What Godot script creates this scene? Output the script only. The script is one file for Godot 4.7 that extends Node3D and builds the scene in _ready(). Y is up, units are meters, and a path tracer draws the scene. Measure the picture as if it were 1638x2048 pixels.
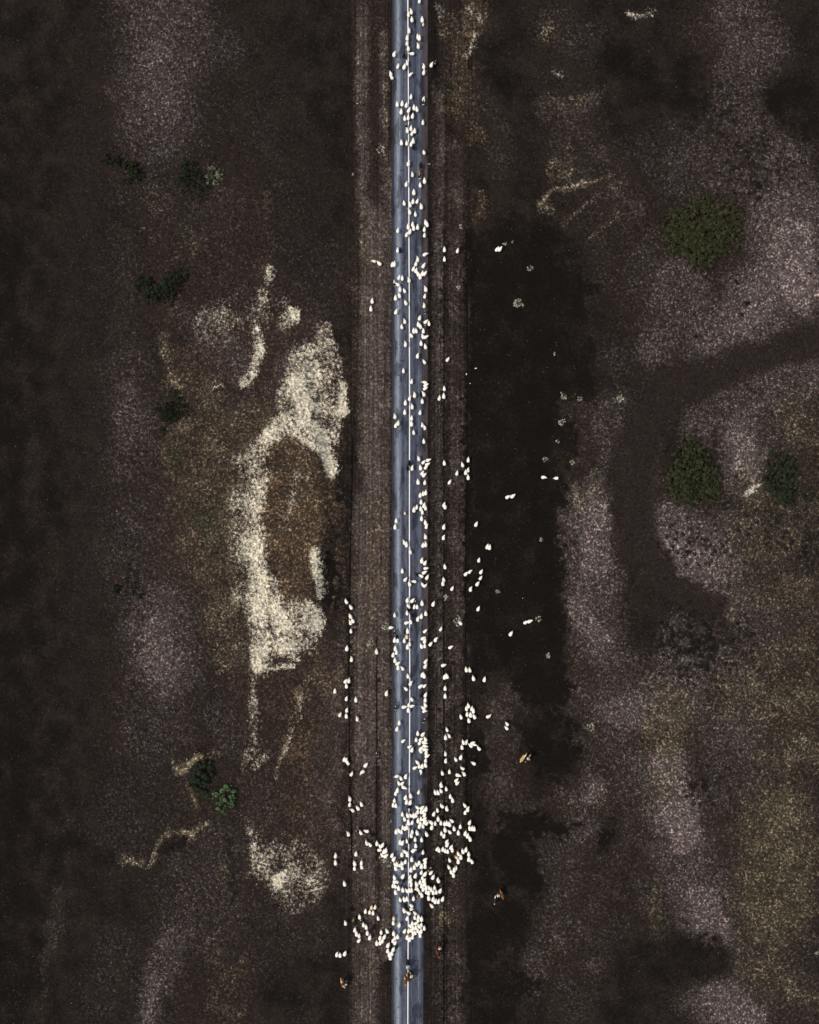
extends Node3D
# A straight moorland road seen from high above: a flock of sheep driven along it by riders leading spare horses.
# x runs to the right of the road, z towards the near (lower) end, the crown of the road is y = 0.

const CAM_H := 160.0
var rng := RandomNumberGenerator.new()
var used := {}
var nz := FastNoiseLite.new()
var M := {}

# ------------------------------------------------------------------ naming helpers
func numbered(called: String) -> String:
	var k: int = used.get(called, 0)
	used[called] = k + 1
	return called if k == 0 else "%s_%03d" % [called, k]

func tag(o: Node, label: String, category := "", group := "", kind := "") -> Node:
	if label: o.set_meta("label", label)
	if category: o.set_meta("category", category)
	if group: o.set_meta("group", group)
	if kind: o.set_meta("kind", kind)
	return o

func mesh_at(called: String, mesh: Mesh, mat: Material, parent: Node = self) -> MeshInstance3D:
	var o := MeshInstance3D.new()
	o.name = numbered(called) if parent == self else called
	o.mesh = mesh
	if mat: o.material_override = mat
	parent.add_child(o, true)
	return o

func thing(called: String, label: String, category: String, at := Vector3.ZERO, turn := 0.0, group := "") -> Node3D:
	var o := Node3D.new()
	o.name = numbered(called)
	add_child(o)
	o.position = at
	o.rotation.y = turn
	tag(o, label, category, group)
	return o

func copy_of(o: Node3D, called: String) -> Node3D:
	var d: Node3D = o.duplicate()
	d.name = numbered(called)
	add_child(d)
	return d

# ------------------------------------------------------------------ lie of the land
const PX: Array[float] = [-30.0, -13.0, -11.5, -10.3, -8.0, -4.5, -3.6, 3.6, 4.5, 6.5, 7.3, 11.0, 12.0, 30.0, 33.0]
const PY: Array[float] = [-0.9, -0.9, -1.0, -0.75, -0.65, -0.12, -0.06, -0.06, -0.15, -0.55, -0.6, -0.75, -0.9, -1.1, -0.9]

func land(x: float, z: float) -> float:
	var y := PY[0]
	if x >= PX[PX.size() - 1]:
		y = PY[PY.size() - 1]
	else:
		for i in PX.size() - 1:
			if x > PX[i] and x <= PX[i + 1]:
				y = lerpf(PY[i], PY[i + 1], (x - PX[i]) / (PX[i + 1] - PX[i]))
				break
	var a := absf(x)
	if a > 3.7:
		y += nz.get_noise_2d(x * 9.0, z * 9.0) * 0.05 * minf(1.0, (a - 3.7) / 2.0)
	if a > 13.0:
		var k := minf(1.0, (a - 13.0) / 14.0)
		y += k * (nz.get_noise_2d(x * 0.9, z * 0.9) * 0.9 + nz.get_noise_2d(x * 3.0 + 70.0, z * 3.0) * 0.22)
	# the gravel bank left of the road, with a steep lip on its road side
	var bx := (x + 23.5) / 8.0
	var bz := (z + 1.0) / 34.0
	var q := 1.0 - bx * bx - bz * bz
	if q > 0.0: y += 1.5 * smoothstep(0.0, 0.55, q)
	# hollow of the old pit above it
	var hx := (x + 39.0) / 8.0
	var hz := (z + 33.0) / 8.0
	q = 1.0 - hx * hx - hz * hz
	if q > 0.0: y -= 0.7 * smoothstep(0.0, 0.7, q)
	# trodden ruts beside the road
	if z > -57.0: y -= 0.16 * exp(-pow((x - 6.9) / 0.13, 2.0)) * (0.75 + 0.5 * nz.get_noise_2d(z * 4.0, 9.0))
	if z > -57.0 and z < 60.0: y -= 0.14 * exp(-pow((x - 11.45 + 0.15 * sin(z * 0.06)) / 0.13, 2.0))
	if z > -15.0 and z < 72.0: y -= 0.14 * exp(-pow((x + 11.75 + 0.5 * sin(z * 0.05)) / 0.13, 2.0))
	if z > 25.0 and z < 70.0: y -= 0.1 * exp(-pow((x + 6.6) / 0.13, 2.0))
	return y

func on_land(x: float, z: float) -> Vector3:
	return Vector3(x, 0.0 if x > -3.55 and x < 3.6 else land(x, z), z)

# ------------------------------------------------------------------ smooth bodies: tapered capsules joined and meshed as surface nets
func body(bones: Array, cell: float, k := 0.06, mottle := {}) -> ArrayMesh:
	var lo := Vector3.INF
	var hi := -Vector3.INF
	for b in bones:
		var r: float = maxf(b[2], b[3])
		for p in [b[0], b[1]]:
			lo = lo.min(p - Vector3.ONE * r)
			hi = hi.max(p + Vector3.ONE * r)
	lo -= Vector3.ONE * (cell * 2.0 + k)
	hi += Vector3.ONE * (cell * 2.0 + k)
	var nx := int((hi.x - lo.x) / cell) + 1
	var ny := int((hi.y - lo.y) / cell) + 1
	var nq := int((hi.z - lo.z) / cell) + 1
	var f := PackedFloat32Array()
	f.resize(nx * ny * nq)
	f.fill(9.0)
	var nearest := PackedFloat32Array()
	nearest.resize(f.size())
	nearest.fill(9.0)
	var who := PackedInt32Array()
	who.resize(f.size())
	for bi in bones.size():
		var b: Array = bones[bi]
		var a: Vector3 = b[0]
		var ab: Vector3 = b[1] - a
		var ra: float = b[2]
		var rb: float = b[3]
		var m := maxf(ra, rb) + cell * 2.0 + k
		var l := a.min(b[1]) - Vector3.ONE * m
		var h := a.max(b[1]) + Vector3.ONE * m
		var il := ((l - lo) / cell).max(Vector3.ZERO)
		var ih := ((h - lo) / cell)
		var len2 := maxf(ab.length_squared(), 1e-9)
		for i in range(int(il.x), mini(nx, int(ih.x) + 1)):
			for j in range(int(il.y), mini(ny, int(ih.y) + 1)):
				for q in range(int(il.z), mini(nq, int(ih.z) + 1)):
					var p := lo + Vector3(i, j, q) * cell
					var t := clampf((p - a).dot(ab) / len2, 0.0, 1.0)
					var d := p.distance_to(a + ab * t) - lerpf(ra, rb, t)
					var n := (i * ny + j) * nq + q
					var o := f[n]
					var e := maxf(k - absf(o - d), 0.0) / k
					f[n] = minf(o, d) - e * e * k * 0.25
					if d < nearest[n]:
						nearest[n] = d
						who[n] = bi
	var verts := PackedVector3Array()
	var norms := PackedVector3Array()
	var cols := PackedColorArray()
	var idx := PackedInt32Array()
	var at := PackedInt32Array()
	at.resize(f.size())
	at.fill(-1)
	var sx := ny * nq
	var offs := [0, 1, nq, nq + 1, sx, sx + 1, sx + nq, sx + nq + 1]
	for i in nx - 1:
		for j in ny - 1:
			for q in nq - 1:
				var n := (i * ny + j) * nq + q
				var inside := 0
				for o in 8:
					if f[n + offs[o]] < 0.0: inside += 1
				if inside == 0 or inside == 8: continue
				var sum := Vector3.ZERO
				var c := 0
				for o in 8:
					for bit in [1, 2, 4]:
						if o & bit: continue
						var va := f[n + offs[o]]
						var vb := f[n + offs[o | bit]]
						if (va < 0.0) == (vb < 0.0): continue
						var t := va / (va - vb)
						var pa := Vector3(o >> 2, (o >> 1) & 1, o & 1)
						var pb := Vector3((o | bit) >> 2, ((o | bit) >> 1) & 1, (o | bit) & 1)
						sum += pa.lerp(pb, t)
						c += 1
				at[n] = verts.size()
				var pos := lo + (Vector3(i, j, q) + sum / c) * cell
				verts.append(pos)
				norms.append(Vector3(f[n + sx] + f[n + sx + nq + 1] - f[n] - f[n + nq + 1], f[n + nq] + f[n + sx + nq + 1] - f[n] - f[n + sx + 1], f[n + 1] + f[n + sx + nq + 1] - f[n] - f[n + sx + nq]).normalized())
				var col: Color = bones[who[n]][4]
				if mottle.has("color") and who[n] <= mottle.get("upto", 999):
					if nz.get_noise_3d(pos.x * mottle.scale + mottle.shift, pos.y * mottle.scale, pos.z * mottle.scale) > mottle.cut: col = mottle.color
				cols.append(col)
	for i in range(1, nx - 1):
		for j in range(1, ny - 1):
			for q in range(1, nq - 1):
				var n := (i * ny + j) * nq + q
				var s := f[n] < 0.0
				if s != (f[n + sx] < 0.0): quad(idx, at[n - nq - 1], at[n - nq], at[n], at[n - 1], s)
				if s != (f[n + nq] < 0.0): quad(idx, at[n - sx - 1], at[n - 1], at[n], at[n - sx], s)
				if s != (f[n + 1] < 0.0): quad(idx, at[n - sx - nq], at[n - sx], at[n], at[n - nq], s)
	return from_arrays(verts, norms, cols, idx)

func quad(idx: PackedInt32Array, a: int, b: int, c: int, d: int, flip: bool) -> void:
	if a < 0 or b < 0 or c < 0 or d < 0: return
	if flip: idx.append_array([a, b, c, a, c, d])
	else: idx.append_array([a, c, b, a, d, c])

func from_arrays(v: PackedVector3Array, n: PackedVector3Array, c: PackedColorArray, i: PackedInt32Array, uv := PackedVector2Array()) -> ArrayMesh:
	var arr := []
	arr.resize(Mesh.ARRAY_MAX)
	arr[Mesh.ARRAY_VERTEX] = v
	if n.size(): arr[Mesh.ARRAY_NORMAL] = n
	if c.size(): arr[Mesh.ARRAY_COLOR] = c
	if uv.size(): arr[Mesh.ARRAY_TEX_UV] = uv
	if i.size(): arr[Mesh.ARRAY_INDEX] = i
	var m := ArrayMesh.new()
	m.add_surface_from_arrays(Mesh.PRIMITIVE_TRIANGLES, arr)
	return m

func vc_mat(rough := 0.95, spec := 0.3) -> StandardMaterial3D:
	var m := StandardMaterial3D.new()
	m.vertex_color_use_as_albedo = true
	m.roughness = rough
	m.metallic_specular = spec
	return m

# ------------------------------------------------------------------ animals and people
func sheep_mesh(fleece: Color, face: Color, leg: Color, turn: float, graze: bool, mottle := {}) -> ArrayMesh:
	var hx := turn * 0.2
	var hy := -0.34 if graze else 0.0
	var v := []
	for s in [-1.0, 1.0]:
		v.append([Vector3(s * 0.085, 0.62, 0.33), Vector3(s * 0.075, 0.63, -0.02), 0.245, 0.24, fleece])
	v.append([Vector3(0, 0.63, -0.02), Vector3(hx * 0.25, 0.65, -0.26), 0.25, 0.19, fleece])
	v.append([Vector3(hx * 0.25, 0.67, -0.26), Vector3(hx * 0.75, 0.78 + hy * 0.6, -0.42), 0.16, 0.115, fleece])
	v.append([Vector3(0, 0.68, 0.52), Vector3(0, 0.5, 0.6), 0.07, 0.05, fleece])
	v.append([Vector3(hx * 0.85, 0.81 + hy, -0.44), Vector3(hx * 1.35, 0.72 + hy, -0.62), 0.095, 0.055, face])
	for s in [-1.0, 1.0]:
		v.append([Vector3(hx * 0.85 + s * 0.07, 0.84 + hy, -0.44), Vector3(hx * 0.85 + s * 0.16, 0.82 + hy, -0.42), 0.035, 0.025, face])
		v.append([Vector3(s * 0.12, 0.45, -0.2), Vector3(s * 0.12, 0.24, -0.22), 0.075, 0.042, leg])
		v.append([Vector3(s * 0.12, 0.24, -0.22), Vector3(s * 0.12, 0.03, -0.2), 0.042, 0.036, leg])
		v.append([Vector3(s * 0.15, 0.5, 0.3), Vector3(s * 0.15, 0.27, 0.38), 0.1, 0.045, leg])
		v.append([Vector3(s * 0.15, 0.27, 0.38), Vector3(s * 0.15, 0.03, 0.33), 0.042, 0.036, leg])
	return body(v, 0.045, 0.07, mottle)

func horse(called: String, label: String, at: Vector3, heading: float, coat: Color, mane_c: Color, lower: Color, saddle: Color, neck_turn := 0.0, mottle := {}) -> Node3D:
	var t := thing(called, label, "horse", at, -deg_to_rad(heading), "horses of the sheep drovers")
	var n := neck_turn
	var v := []
	for s in [-1.0, 1.0]:
		v.append([Vector3(s * 0.05, 1.0, 0.42), Vector3(s * 0.05, 0.98, -0.28), 0.27, 0.27, coat])
	v.append([Vector3(0, 1.06, 0.42), Vector3(0, 1.0, 0.62), 0.27, 0.22, coat])
	v.append([Vector3(0, 1.0, -0.28), Vector3(0, 1.04, -0.5), 0.27, 0.19, coat])
	v.append([Vector3(0, 1.12, -0.46), Vector3(n * 0.5, 1.42, -0.86), 0.2, 0.125, coat])
	v.append([Vector3(n * 0.55, 1.45, -0.9), Vector3(n * 0.9, 1.27, -1.22), 0.12, 0.08, coat])
	v.append([Vector3(n * 0.9, 1.27, -1.22), Vector3(n * 0.98, 1.2, -1.31), 0.08, 0.065, lower])
	for s in [-1.0, 1.0]:
		v.append([Vector3(n * 0.55 + s * 0.06, 1.54, -0.88), Vector3(n * 0.55 + s * 0.075, 1.64, -0.87), 0.035, 0.02, coat])
		v.append([Vector3(s * 0.15, 0.9, -0.38), Vector3(s * 0.15, 0.48, -0.42), 0.13, 0.065, coat])
		v.append([Vector3(s * 0.15, 0.48, -0.42), Vector3(s * 0.15, 0.1, -0.38), 0.06, 0.05, lower])
		v.append([Vector3(s * 0.15, 0.1, -0.38), Vector3(s * 0.15, 0.05, -0.42), 0.06, 0.06, lower])
		v.append([Vector3(s * 0.16, 0.95, 0.52), Vector3(s * 0.17, 0.68, 0.42), 0.2, 0.11, coat])
		v.append([Vector3(s * 0.17, 0.68, 0.42), Vector3(s * 0.16, 0.47, 0.66), 0.1, 0.06, coat])
		v.append([Vector3(s * 0.16, 0.47, 0.66), Vector3(s * 0.16, 0.1, 0.58), 0.058, 0.05, lower])
		v.append([Vector3(s * 0.16, 0.1, 0.58), Vector3(s * 0.16, 0.05, 0.54), 0.06, 0.06, lower])
	mesh_at("body", body(v, 0.05, 0.08, mottle), M.hide, t)
	var mv := []
	for i in 7:
		var u := i / 6.0
		var c := Vector3(n * 0.5 * u, 1.33 + 0.26 * u, -0.42 - 0.44 * u)
		var s := 1.0 if i % 3 == 1 else -1.0
		mv.append([c, c + Vector3(s * 0.13, -0.2, 0.03), 0.065, 0.03, mane_c])
		mv.append([c, c + Vector3(0, 0.02, -0.06), 0.06, 0.055, mane_c])
	mv.append([Vector3(n * 0.56, 1.56, -0.92), Vector3(n * 0.7, 1.46, -1.06), 0.05, 0.03, mane_c])
	mesh_at("mane", body(mv, 0.03, 0.04), M.hide, t)
	var tv := [[Vector3(0, 1.1, 0.8), Vector3(0.02, 0.9, 0.96), 0.06, 0.09, mane_c], [Vector3(0.02, 0.9, 0.96), Vector3(0, 0.42, 0.98), 0.09, 0.04, mane_c]]
	mesh_at("tail", body(tv, 0.03, 0.05), M.hide, t)
	if saddle.a > 0.0:
		# pad, saddle, girth
		var st := SurfaceTool.new()
		st.begin(Mesh.PRIMITIVE_TRIANGLES)
		for i in 10:
			for e in [[0, 0], [1, 0], [1, 1], [0, 0], [1, 1], [0, 1]]:
				var an: float = -1.15 + 2.3 * (i + e[0]) / 10.0
				st.add_vertex(Vector3(sin(an) * 0.345, 0.985 + cos(an) * 0.315, -0.3 + 0.56 * e[1]))
		st.generate_normals()
		var pad := StandardMaterial3D.new()
		pad.albedo_color = saddle
		pad.roughness = 0.9
		pad.cull_mode = BaseMaterial3D.CULL_DISABLED
		mesh_at("saddle_pad", st.commit(), pad, t)
		var lc := Color(0.02, 0.011, 0.007)
		var sv := [[Vector3(0, 1.34, -0.2), Vector3(0, 1.31, 0.0), 0.1, 0.11, lc], [Vector3(0, 1.31, 0.0), Vector3(0, 1.35, 0.16), 0.12, 0.12, lc]]
		for s in [-1.0, 1.0]:
			sv.append([Vector3(s * 0.2, 1.25, -0.05), Vector3(s * 0.36, 0.95, -0.08), 0.07, 0.05, lc])
		mesh_at("saddle", body(sv, 0.035, 0.05), M.leather, t)
	var hv := []
	var ring := 10
	for i in ring:
		var a0 := TAU * i / ring
		var a1 := TAU * (i + 1) / ring
		hv.append([Vector3(n * 0.82 + cos(a0) * 0.095, 1.32 + sin(a0) * 0.1, -1.13), Vector3(n * 0.82 + cos(a1) * 0.095, 1.32 + sin(a1) * 0.1, -1.13), 0.018, 0.018, Color(0.05, 0.02, 0.015)])
	mesh_at("halter", body(hv, 0.018, 0.01), M.leather, t)
	return t

func rider_meshes() -> Dictionary:
	var skin := Color(0.42, 0.24, 0.17)
	var cloth := Color(0.02, 0.02, 0.025)
	var boot := Color(0.012, 0.01, 0.01)
	var v := [[Vector3(0, 1.42, 0.06), Vector3(0, 1.6, 0.04), 0.155, 0.14, cloth], [Vector3(0, 1.6, 0.04), Vector3(0, 1.8, 0.02), 0.145, 0.15, cloth], [Vector3(0, 1.86, 0.01), Vector3(0, 1.98, -0.01), 0.06, 0.055, skin]]
	for s in [-1.0, 1.0]:
		v.append([Vector3(s * 0.06, 1.8, 0.02), Vector3(s * 0.18, 1.81, 0.02), 0.09, 0.075, cloth])
		v.append([Vector3(s * 0.19, 1.8, 0.02), Vector3(s * 0.26, 1.56, -0.02), 0.062, 0.048, cloth])
		v.append([Vector3(s * 0.26, 1.56, -0.02), Vector3(s * 0.12, 1.5, -0.24), 0.046, 0.032, skin])
		v.append([Vector3(s * 0.08, 1.4, 0.02), Vector3(s * 0.34, 1.15, -0.27), 0.115, 0.075, cloth])
		v.append([Vector3(s * 0.34, 1.15, -0.27), Vector3(s * 0.36, 0.76, -0.13), 0.072, 0.045, cloth])
		v.append([Vector3(s * 0.36, 0.82, -0.14), Vector3(s * 0.36, 0.7, -0.13), 0.055, 0.05, boot])
		v.append([Vector3(s * 0.36, 0.69, -0.12), Vector3(s * 0.37, 0.67, -0.3), 0.045, 0.035, boot])
	var trunk := body(v, 0.03, 0.05)
	var h := [[Vector3(0, 2.1, 0.0), Vector3(0, 2.06, -0.02), 0.1, 0.085, skin], [Vector3(0, 2.04, -0.04), Vector3(0, 2.0, -0.06), 0.07, 0.05, skin]]
	h.append([Vector3(0, 2.09, -0.1), Vector3(0, 2.055, -0.125), 0.012, 0.017, skin])
	h.append([Vector3(-0.022, 2.015, -0.104), Vector3(0.022, 2.015, -0.104), 0.008, 0.008, Color(0.3, 0.1, 0.09)])
	for s in [-1.0, 1.0]:
		h.append([Vector3(s * 0.092, 2.08, 0.0), Vector3(s * 0.098, 2.05, 0.005), 0.02, 0.015, skin])
		h.append([Vector3(s * 0.034, 2.09, -0.088), Vector3(s * 0.038, 2.09, -0.088), 0.013, 0.013, Color(0.02, 0.015, 0.012)])
		# palm, four unequal fingers closed round the rein, thumb on top
		h.append([Vector3(s * 0.12, 1.5, -0.24), Vector3(s * 0.1, 1.5, -0.31), 0.03, 0.034, skin])
		for q in 4:
			var z := -0.275 - 0.019 * q
			var l: float = [0.042, 0.05, 0.048, 0.036][q]
			h.append([Vector3(s * 0.085, 1.515 - 0.004 * q, z), Vector3(s * 0.085 - s * l, 1.505, z), 0.0095, 0.0088, skin])
			h.append([Vector3(s * 0.085 - s * l, 1.505, z), Vector3(s * 0.085 - s * l * 0.75, 1.475, z), 0.0088, 0.008, skin])
		h.append([Vector3(s * 0.105, 1.525, -0.26), Vector3(s * 0.075, 1.54, -0.3), 0.0115, 0.0095, skin])
	return {"trunk": trunk, "fine": body(h, 0.011, 0.012)}

func rider(label: String, at: Vector3, heading: float, vest: Color, sleeve: Color, hat: Color, stripe := Color(0, 0, 0, 0)) -> Node3D:
	var t := thing("person", label, "person", at, -deg_to_rad(heading), "mounted sheep drovers")
	# one continuous body surface: trunk and limbs with the finer head and hands added to it
	var st := SurfaceTool.new()
	st.begin(Mesh.PRIMITIVE_TRIANGLES)
	st.append_from(M.rider.trunk, 0, Transform3D.IDENTITY)
	st.append_from(M.rider.fine, 0, Transform3D.IDENTITY)
	mesh_at("body", st.commit(), M.hide, t)
	var v := [[Vector3(0, 1.44, 0.06), Vector3(0, 1.6, 0.04), 0.19, 0.175, vest], [Vector3(0, 1.6, 0.04), Vector3(0, 1.82, 0.02), 0.175, 0.165, vest]]
	for s in [-1.0, 1.0]:
		v.append([Vector3(s * 0.07, 1.82, 0.02), Vector3(s * 0.2, 1.83, 0.02), 0.105, 0.09, vest])
		v.append([Vector3(s * 0.21, 1.81, 0.02), Vector3(s * 0.28, 1.56, -0.02), 0.082, 0.07, sleeve])
		v.append([Vector3(s * 0.28, 1.56, -0.02), Vector3(s * 0.14, 1.5, -0.2), 0.066, 0.052, sleeve])
	mesh_at("jacket", body(v, 0.03, 0.04), M.cloth, t)
	if stripe.a > 0.0:
		var sv := []
		for s in [-1.0, 1.0]:
			sv.append([Vector3(s * 0.11, 1.93, -0.04), Vector3(s * 0.11, 1.9, 0.14), 0.04, 0.035, stripe])
			sv.append([Vector3(s * 0.11, 1.9, 0.14), Vector3(s * 0.1, 1.5, 0.23), 0.035, 0.04, stripe])
		mesh_at("reflective_stripe", body(sv, 0.025, 0.03), M.cloth, t)
	var hv := [[Vector3(0, 2.15, 0.015), Vector3(0, 2.13, 0.0), 0.115, 0.118, hat], [Vector3(0, 2.13, -0.08), Vector3(0, 2.125, -0.15), 0.06, 0.03, hat]]
	mesh_at("riding_helmet", body(hv, 0.022, 0.02), M.leather, t)
	return t

# ------------------------------------------------------------------ plants
func leaf(v: PackedVector3Array, n: PackedVector3Array, c: PackedColorArray, p: Vector3, up: Vector3, size: float, col: Color) -> void:
	var a := Vector3(rng.randfn(), rng.randfn(), rng.randfn()).cross(up).normalized()
	var b := up.cross(a).normalized()
	var l := a * size
	var w := b * size * 0.36
	var fold := up * size * 0.12
	var q := [p - l, p + w + fold, p + l, p - l, p + l, p - w + fold]
	for e in q:
		v.append(e)
		n.append(up)
		c.append(col)

func shrub(called: String, label: String, lumps: Array, leaves: int, size: float, dark: Color, light: Color, stem_c := Color(0.05, 0.035, 0.025), group := "") -> void:
	var mid := Vector3.ZERO
	for l in lumps: mid += Vector3(l[0], 0, l[1])
	mid /= lumps.size()
	var base := on_land(mid.x, mid.z)
	var t := thing(called, label, "bush", base, 0.0, group)
	var v := PackedVector3Array()
	var n := PackedVector3Array()
	var c := PackedColorArray()
	var st := []
	# each lump is a thicket of clumps; every clump carries its leaves on and within a rough dome
	var clumps := []
	var area := 0.0
	for l in lumps:
		var k := maxi(3, int(l[2] * l[2] * 8.0))
		for i in k:
			var an := rng.randf() * TAU
			var rr: float = l[2] * sqrt(rng.randf()) * (0.86 + 0.3 * nz.get_noise_2d(cos(an) * 40.0 + l[0] * 7.0, sin(an) * 40.0))
			var x: float = l[0] + cos(an) * rr
			var z: float = l[1] + sin(an) * rr * l[4]
			var edge: float = rr / l[2]
			var r := rng.randf_range(0.17, 0.42) * minf(1.0, 0.5 + l[2] * 0.2)
			clumps.append([Vector3(x, land(x, z) + l[3] * (1.0 - edge * edge * 0.6) * rng.randf_range(0.55, 1.0), z) - base, r, rng.randf()])
			area += r * r
	for q in clumps:
		var m := int(leaves * q[1] * q[1] / area)
		var tone: Color = dark.lerp(light, q[2])
		for i in m:
			var d := Vector3(rng.randfn(), absf(rng.randfn()) * 0.9 - 0.25, rng.randfn()).normalized()
			var p: Vector3 = q[0] + d * q[1] * (0.55 + 0.5 * sqrt(rng.randf())) * Vector3(1, 0.8, 1)
			leaf(v, n, c, p, (d + Vector3(rng.randfn(), rng.randfn() + 0.6, rng.randfn()) * 0.55).normalized(), size * rng.randf_range(0.6, 1.25), tone * rng.randf_range(0.6, 1.5))
		if st.size() < 90: st.append([Vector3(q[0].x * 0.7, -0.15, q[0].z * 0.7), q[0], 0.05, 0.025, stem_c])
	mesh_at("crown", from_arrays(v, n, c, PackedInt32Array()), M.leaf, t)
	var tool := SurfaceTool.new()
	tool.begin(Mesh.PRIMITIVE_TRIANGLES)
	for s in st: limb(tool, s[0], s[1], s[2], s[3], stem_c)
	tool.generate_normals()
	mesh_at("stem", tool.commit(), M.hide, t).set_meta("kind", "stuff")

func limb(st: SurfaceTool, a: Vector3, b: Vector3, ra: float, rb: float, col: Color) -> void:
	var d := (b - a).normalized()
	var x := d.cross(Vector3(0.31, 0.2, 0.93)).normalized()
	var y := d.cross(x)
	for i in 5:
		var p := []
		for e in [[i, 0], [i + 1, 0], [i + 1, 1], [i, 1]]:
			var an: float = TAU * e[0] / 5.0
			p.append((b if e[1] else a) + (x * cos(an) + y * sin(an)) * (rb if e[1] else ra))
		for k in [0, 2, 1, 0, 3, 2]:
			st.set_color(col)
			st.add_vertex(p[k])

func blades(v: PackedVector3Array, n: PackedVector3Array, c: PackedColorArray, at: Vector3, r: float, h: float, count: int, lo: Color, hi: Color) -> void:
	for i in count:
		var an := rng.randf() * TAU
		var out := Vector3(cos(an), 0, sin(an))
		var root := at + out * r * 0.3 * rng.randf()
		var tip := root + out * r * rng.randf_range(0.4, 1.0) + Vector3.UP * h * rng.randf_range(0.4, 1.0)
		var w := Vector3(-out.z, 0, out.x) * maxf(0.02, r * rng.randf_range(0.08, 0.16))
		var midp := root.lerp(tip, 0.55) + Vector3.UP * h * 0.25
		var col := lo.lerp(hi, rng.randf())
		for p in [root - w * 0.6, midp - w, root + w * 0.6, root + w * 0.6, midp - w, midp + w, midp - w, tip, midp + w]:
			v.append(p)
			n.append((Vector3.UP + out * 0.4).normalized())
			c.append(col)

func tussock(label: String, x: float, z: float, r: float, lo: Color, hi: Color, called := "grass_tussock") -> void:
	var at := on_land(x, z)
	var v := PackedVector3Array()
	var n := PackedVector3Array()
	var c := PackedColorArray()
	var k := maxi(5, int(r * r * 26.0))
	for i in k:
		var an := rng.randf() * TAU
		var rr := r * sqrt(rng.randf()) * rng.randf_range(0.6, 1.1)
		var p := Vector3(cos(an) * rr, 0, sin(an) * rr)
		p.y = land(x + p.x, z + p.z) - at.y - 0.02
		blades(v, n, c, p, rng.randf_range(0.1, 0.26), rng.randf_range(0.12, 0.3), 11, lo, hi)
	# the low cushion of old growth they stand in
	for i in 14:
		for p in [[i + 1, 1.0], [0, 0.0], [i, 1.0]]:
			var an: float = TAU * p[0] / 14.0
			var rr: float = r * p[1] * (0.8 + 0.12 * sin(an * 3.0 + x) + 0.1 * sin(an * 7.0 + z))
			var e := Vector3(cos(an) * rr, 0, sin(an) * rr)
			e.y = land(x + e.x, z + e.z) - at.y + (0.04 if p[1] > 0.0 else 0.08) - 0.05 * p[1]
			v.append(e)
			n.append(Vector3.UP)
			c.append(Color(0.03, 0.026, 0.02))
	var o := mesh_at(called, from_arrays(v, n, c, PackedInt32Array()), M.leaf)
	o.position = at
	tag(o, label, "grass tuft", "pale tufts on the moor")

# ------------------------------------------------------------------ ground paint: what covers the soil, as coverage maps of 0.4 m cells
const GX := -92.0
const GZ := -112.0
const GW := 460
const GH := 560
const CELL := 0.4

func cover(strokes: Array) -> PackedFloat32Array:
	var m := PackedFloat32Array()
	m.resize(GW * GH)
	for s in strokes:
		var a := Vector2(s[0], s[1])
		var b := Vector2(s[2], s[3])
		var r: float = s[4]
		var k: float = s[5]
		var i0 := maxi(0, int((minf(a.x, b.x) - r * 1.4 - GX) / CELL))
		var i1 := mini(GW - 1, int((maxf(a.x, b.x) + r * 1.4 - GX) / CELL))
		var j0 := maxi(0, int((minf(a.y, b.y) - r * 1.4 - GZ) / CELL))
		var j1 := mini(GH - 1, int((maxf(a.y, b.y) + r * 1.4 - GZ) / CELL))
		var ab := b - a
		var l2 := maxf(ab.length_squared(), 1e-6)
		for j in range(j0, j1 + 1):
			for i in range(i0, i1 + 1):
				var p := Vector2(GX + i * CELL, GZ + j * CELL)
				var t := clampf((p - a).dot(ab) / l2, 0.0, 1.0)
				var d := p.distance_to(a + ab * t)
				var q := k * (1.0 - smoothstep(r * 0.45, r * 1.35, d))
				var n := j * GW + i
				if q > m[n]: m[n] = q
	return m

func fill(m: PackedFloat32Array, pts: Array, k: float) -> void:
	var poly := PackedVector2Array(pts)
	var lo := Vector2.INF
	var hi := -Vector2.INF
	for p in poly:
		lo = lo.min(p)
		hi = hi.max(p)
	for j in range(int((lo.y - GZ) / CELL), int((hi.y - GZ) / CELL) + 2):
		for i in range(int((lo.x - GX) / CELL), int((hi.x - GX) / CELL) + 2):
			if Geometry2D.is_point_in_polygon(Vector2(GX + i * CELL, GZ + j * CELL), poly):
				m[j * GW + i] = maxf(m[j * GW + i], k)

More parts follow.
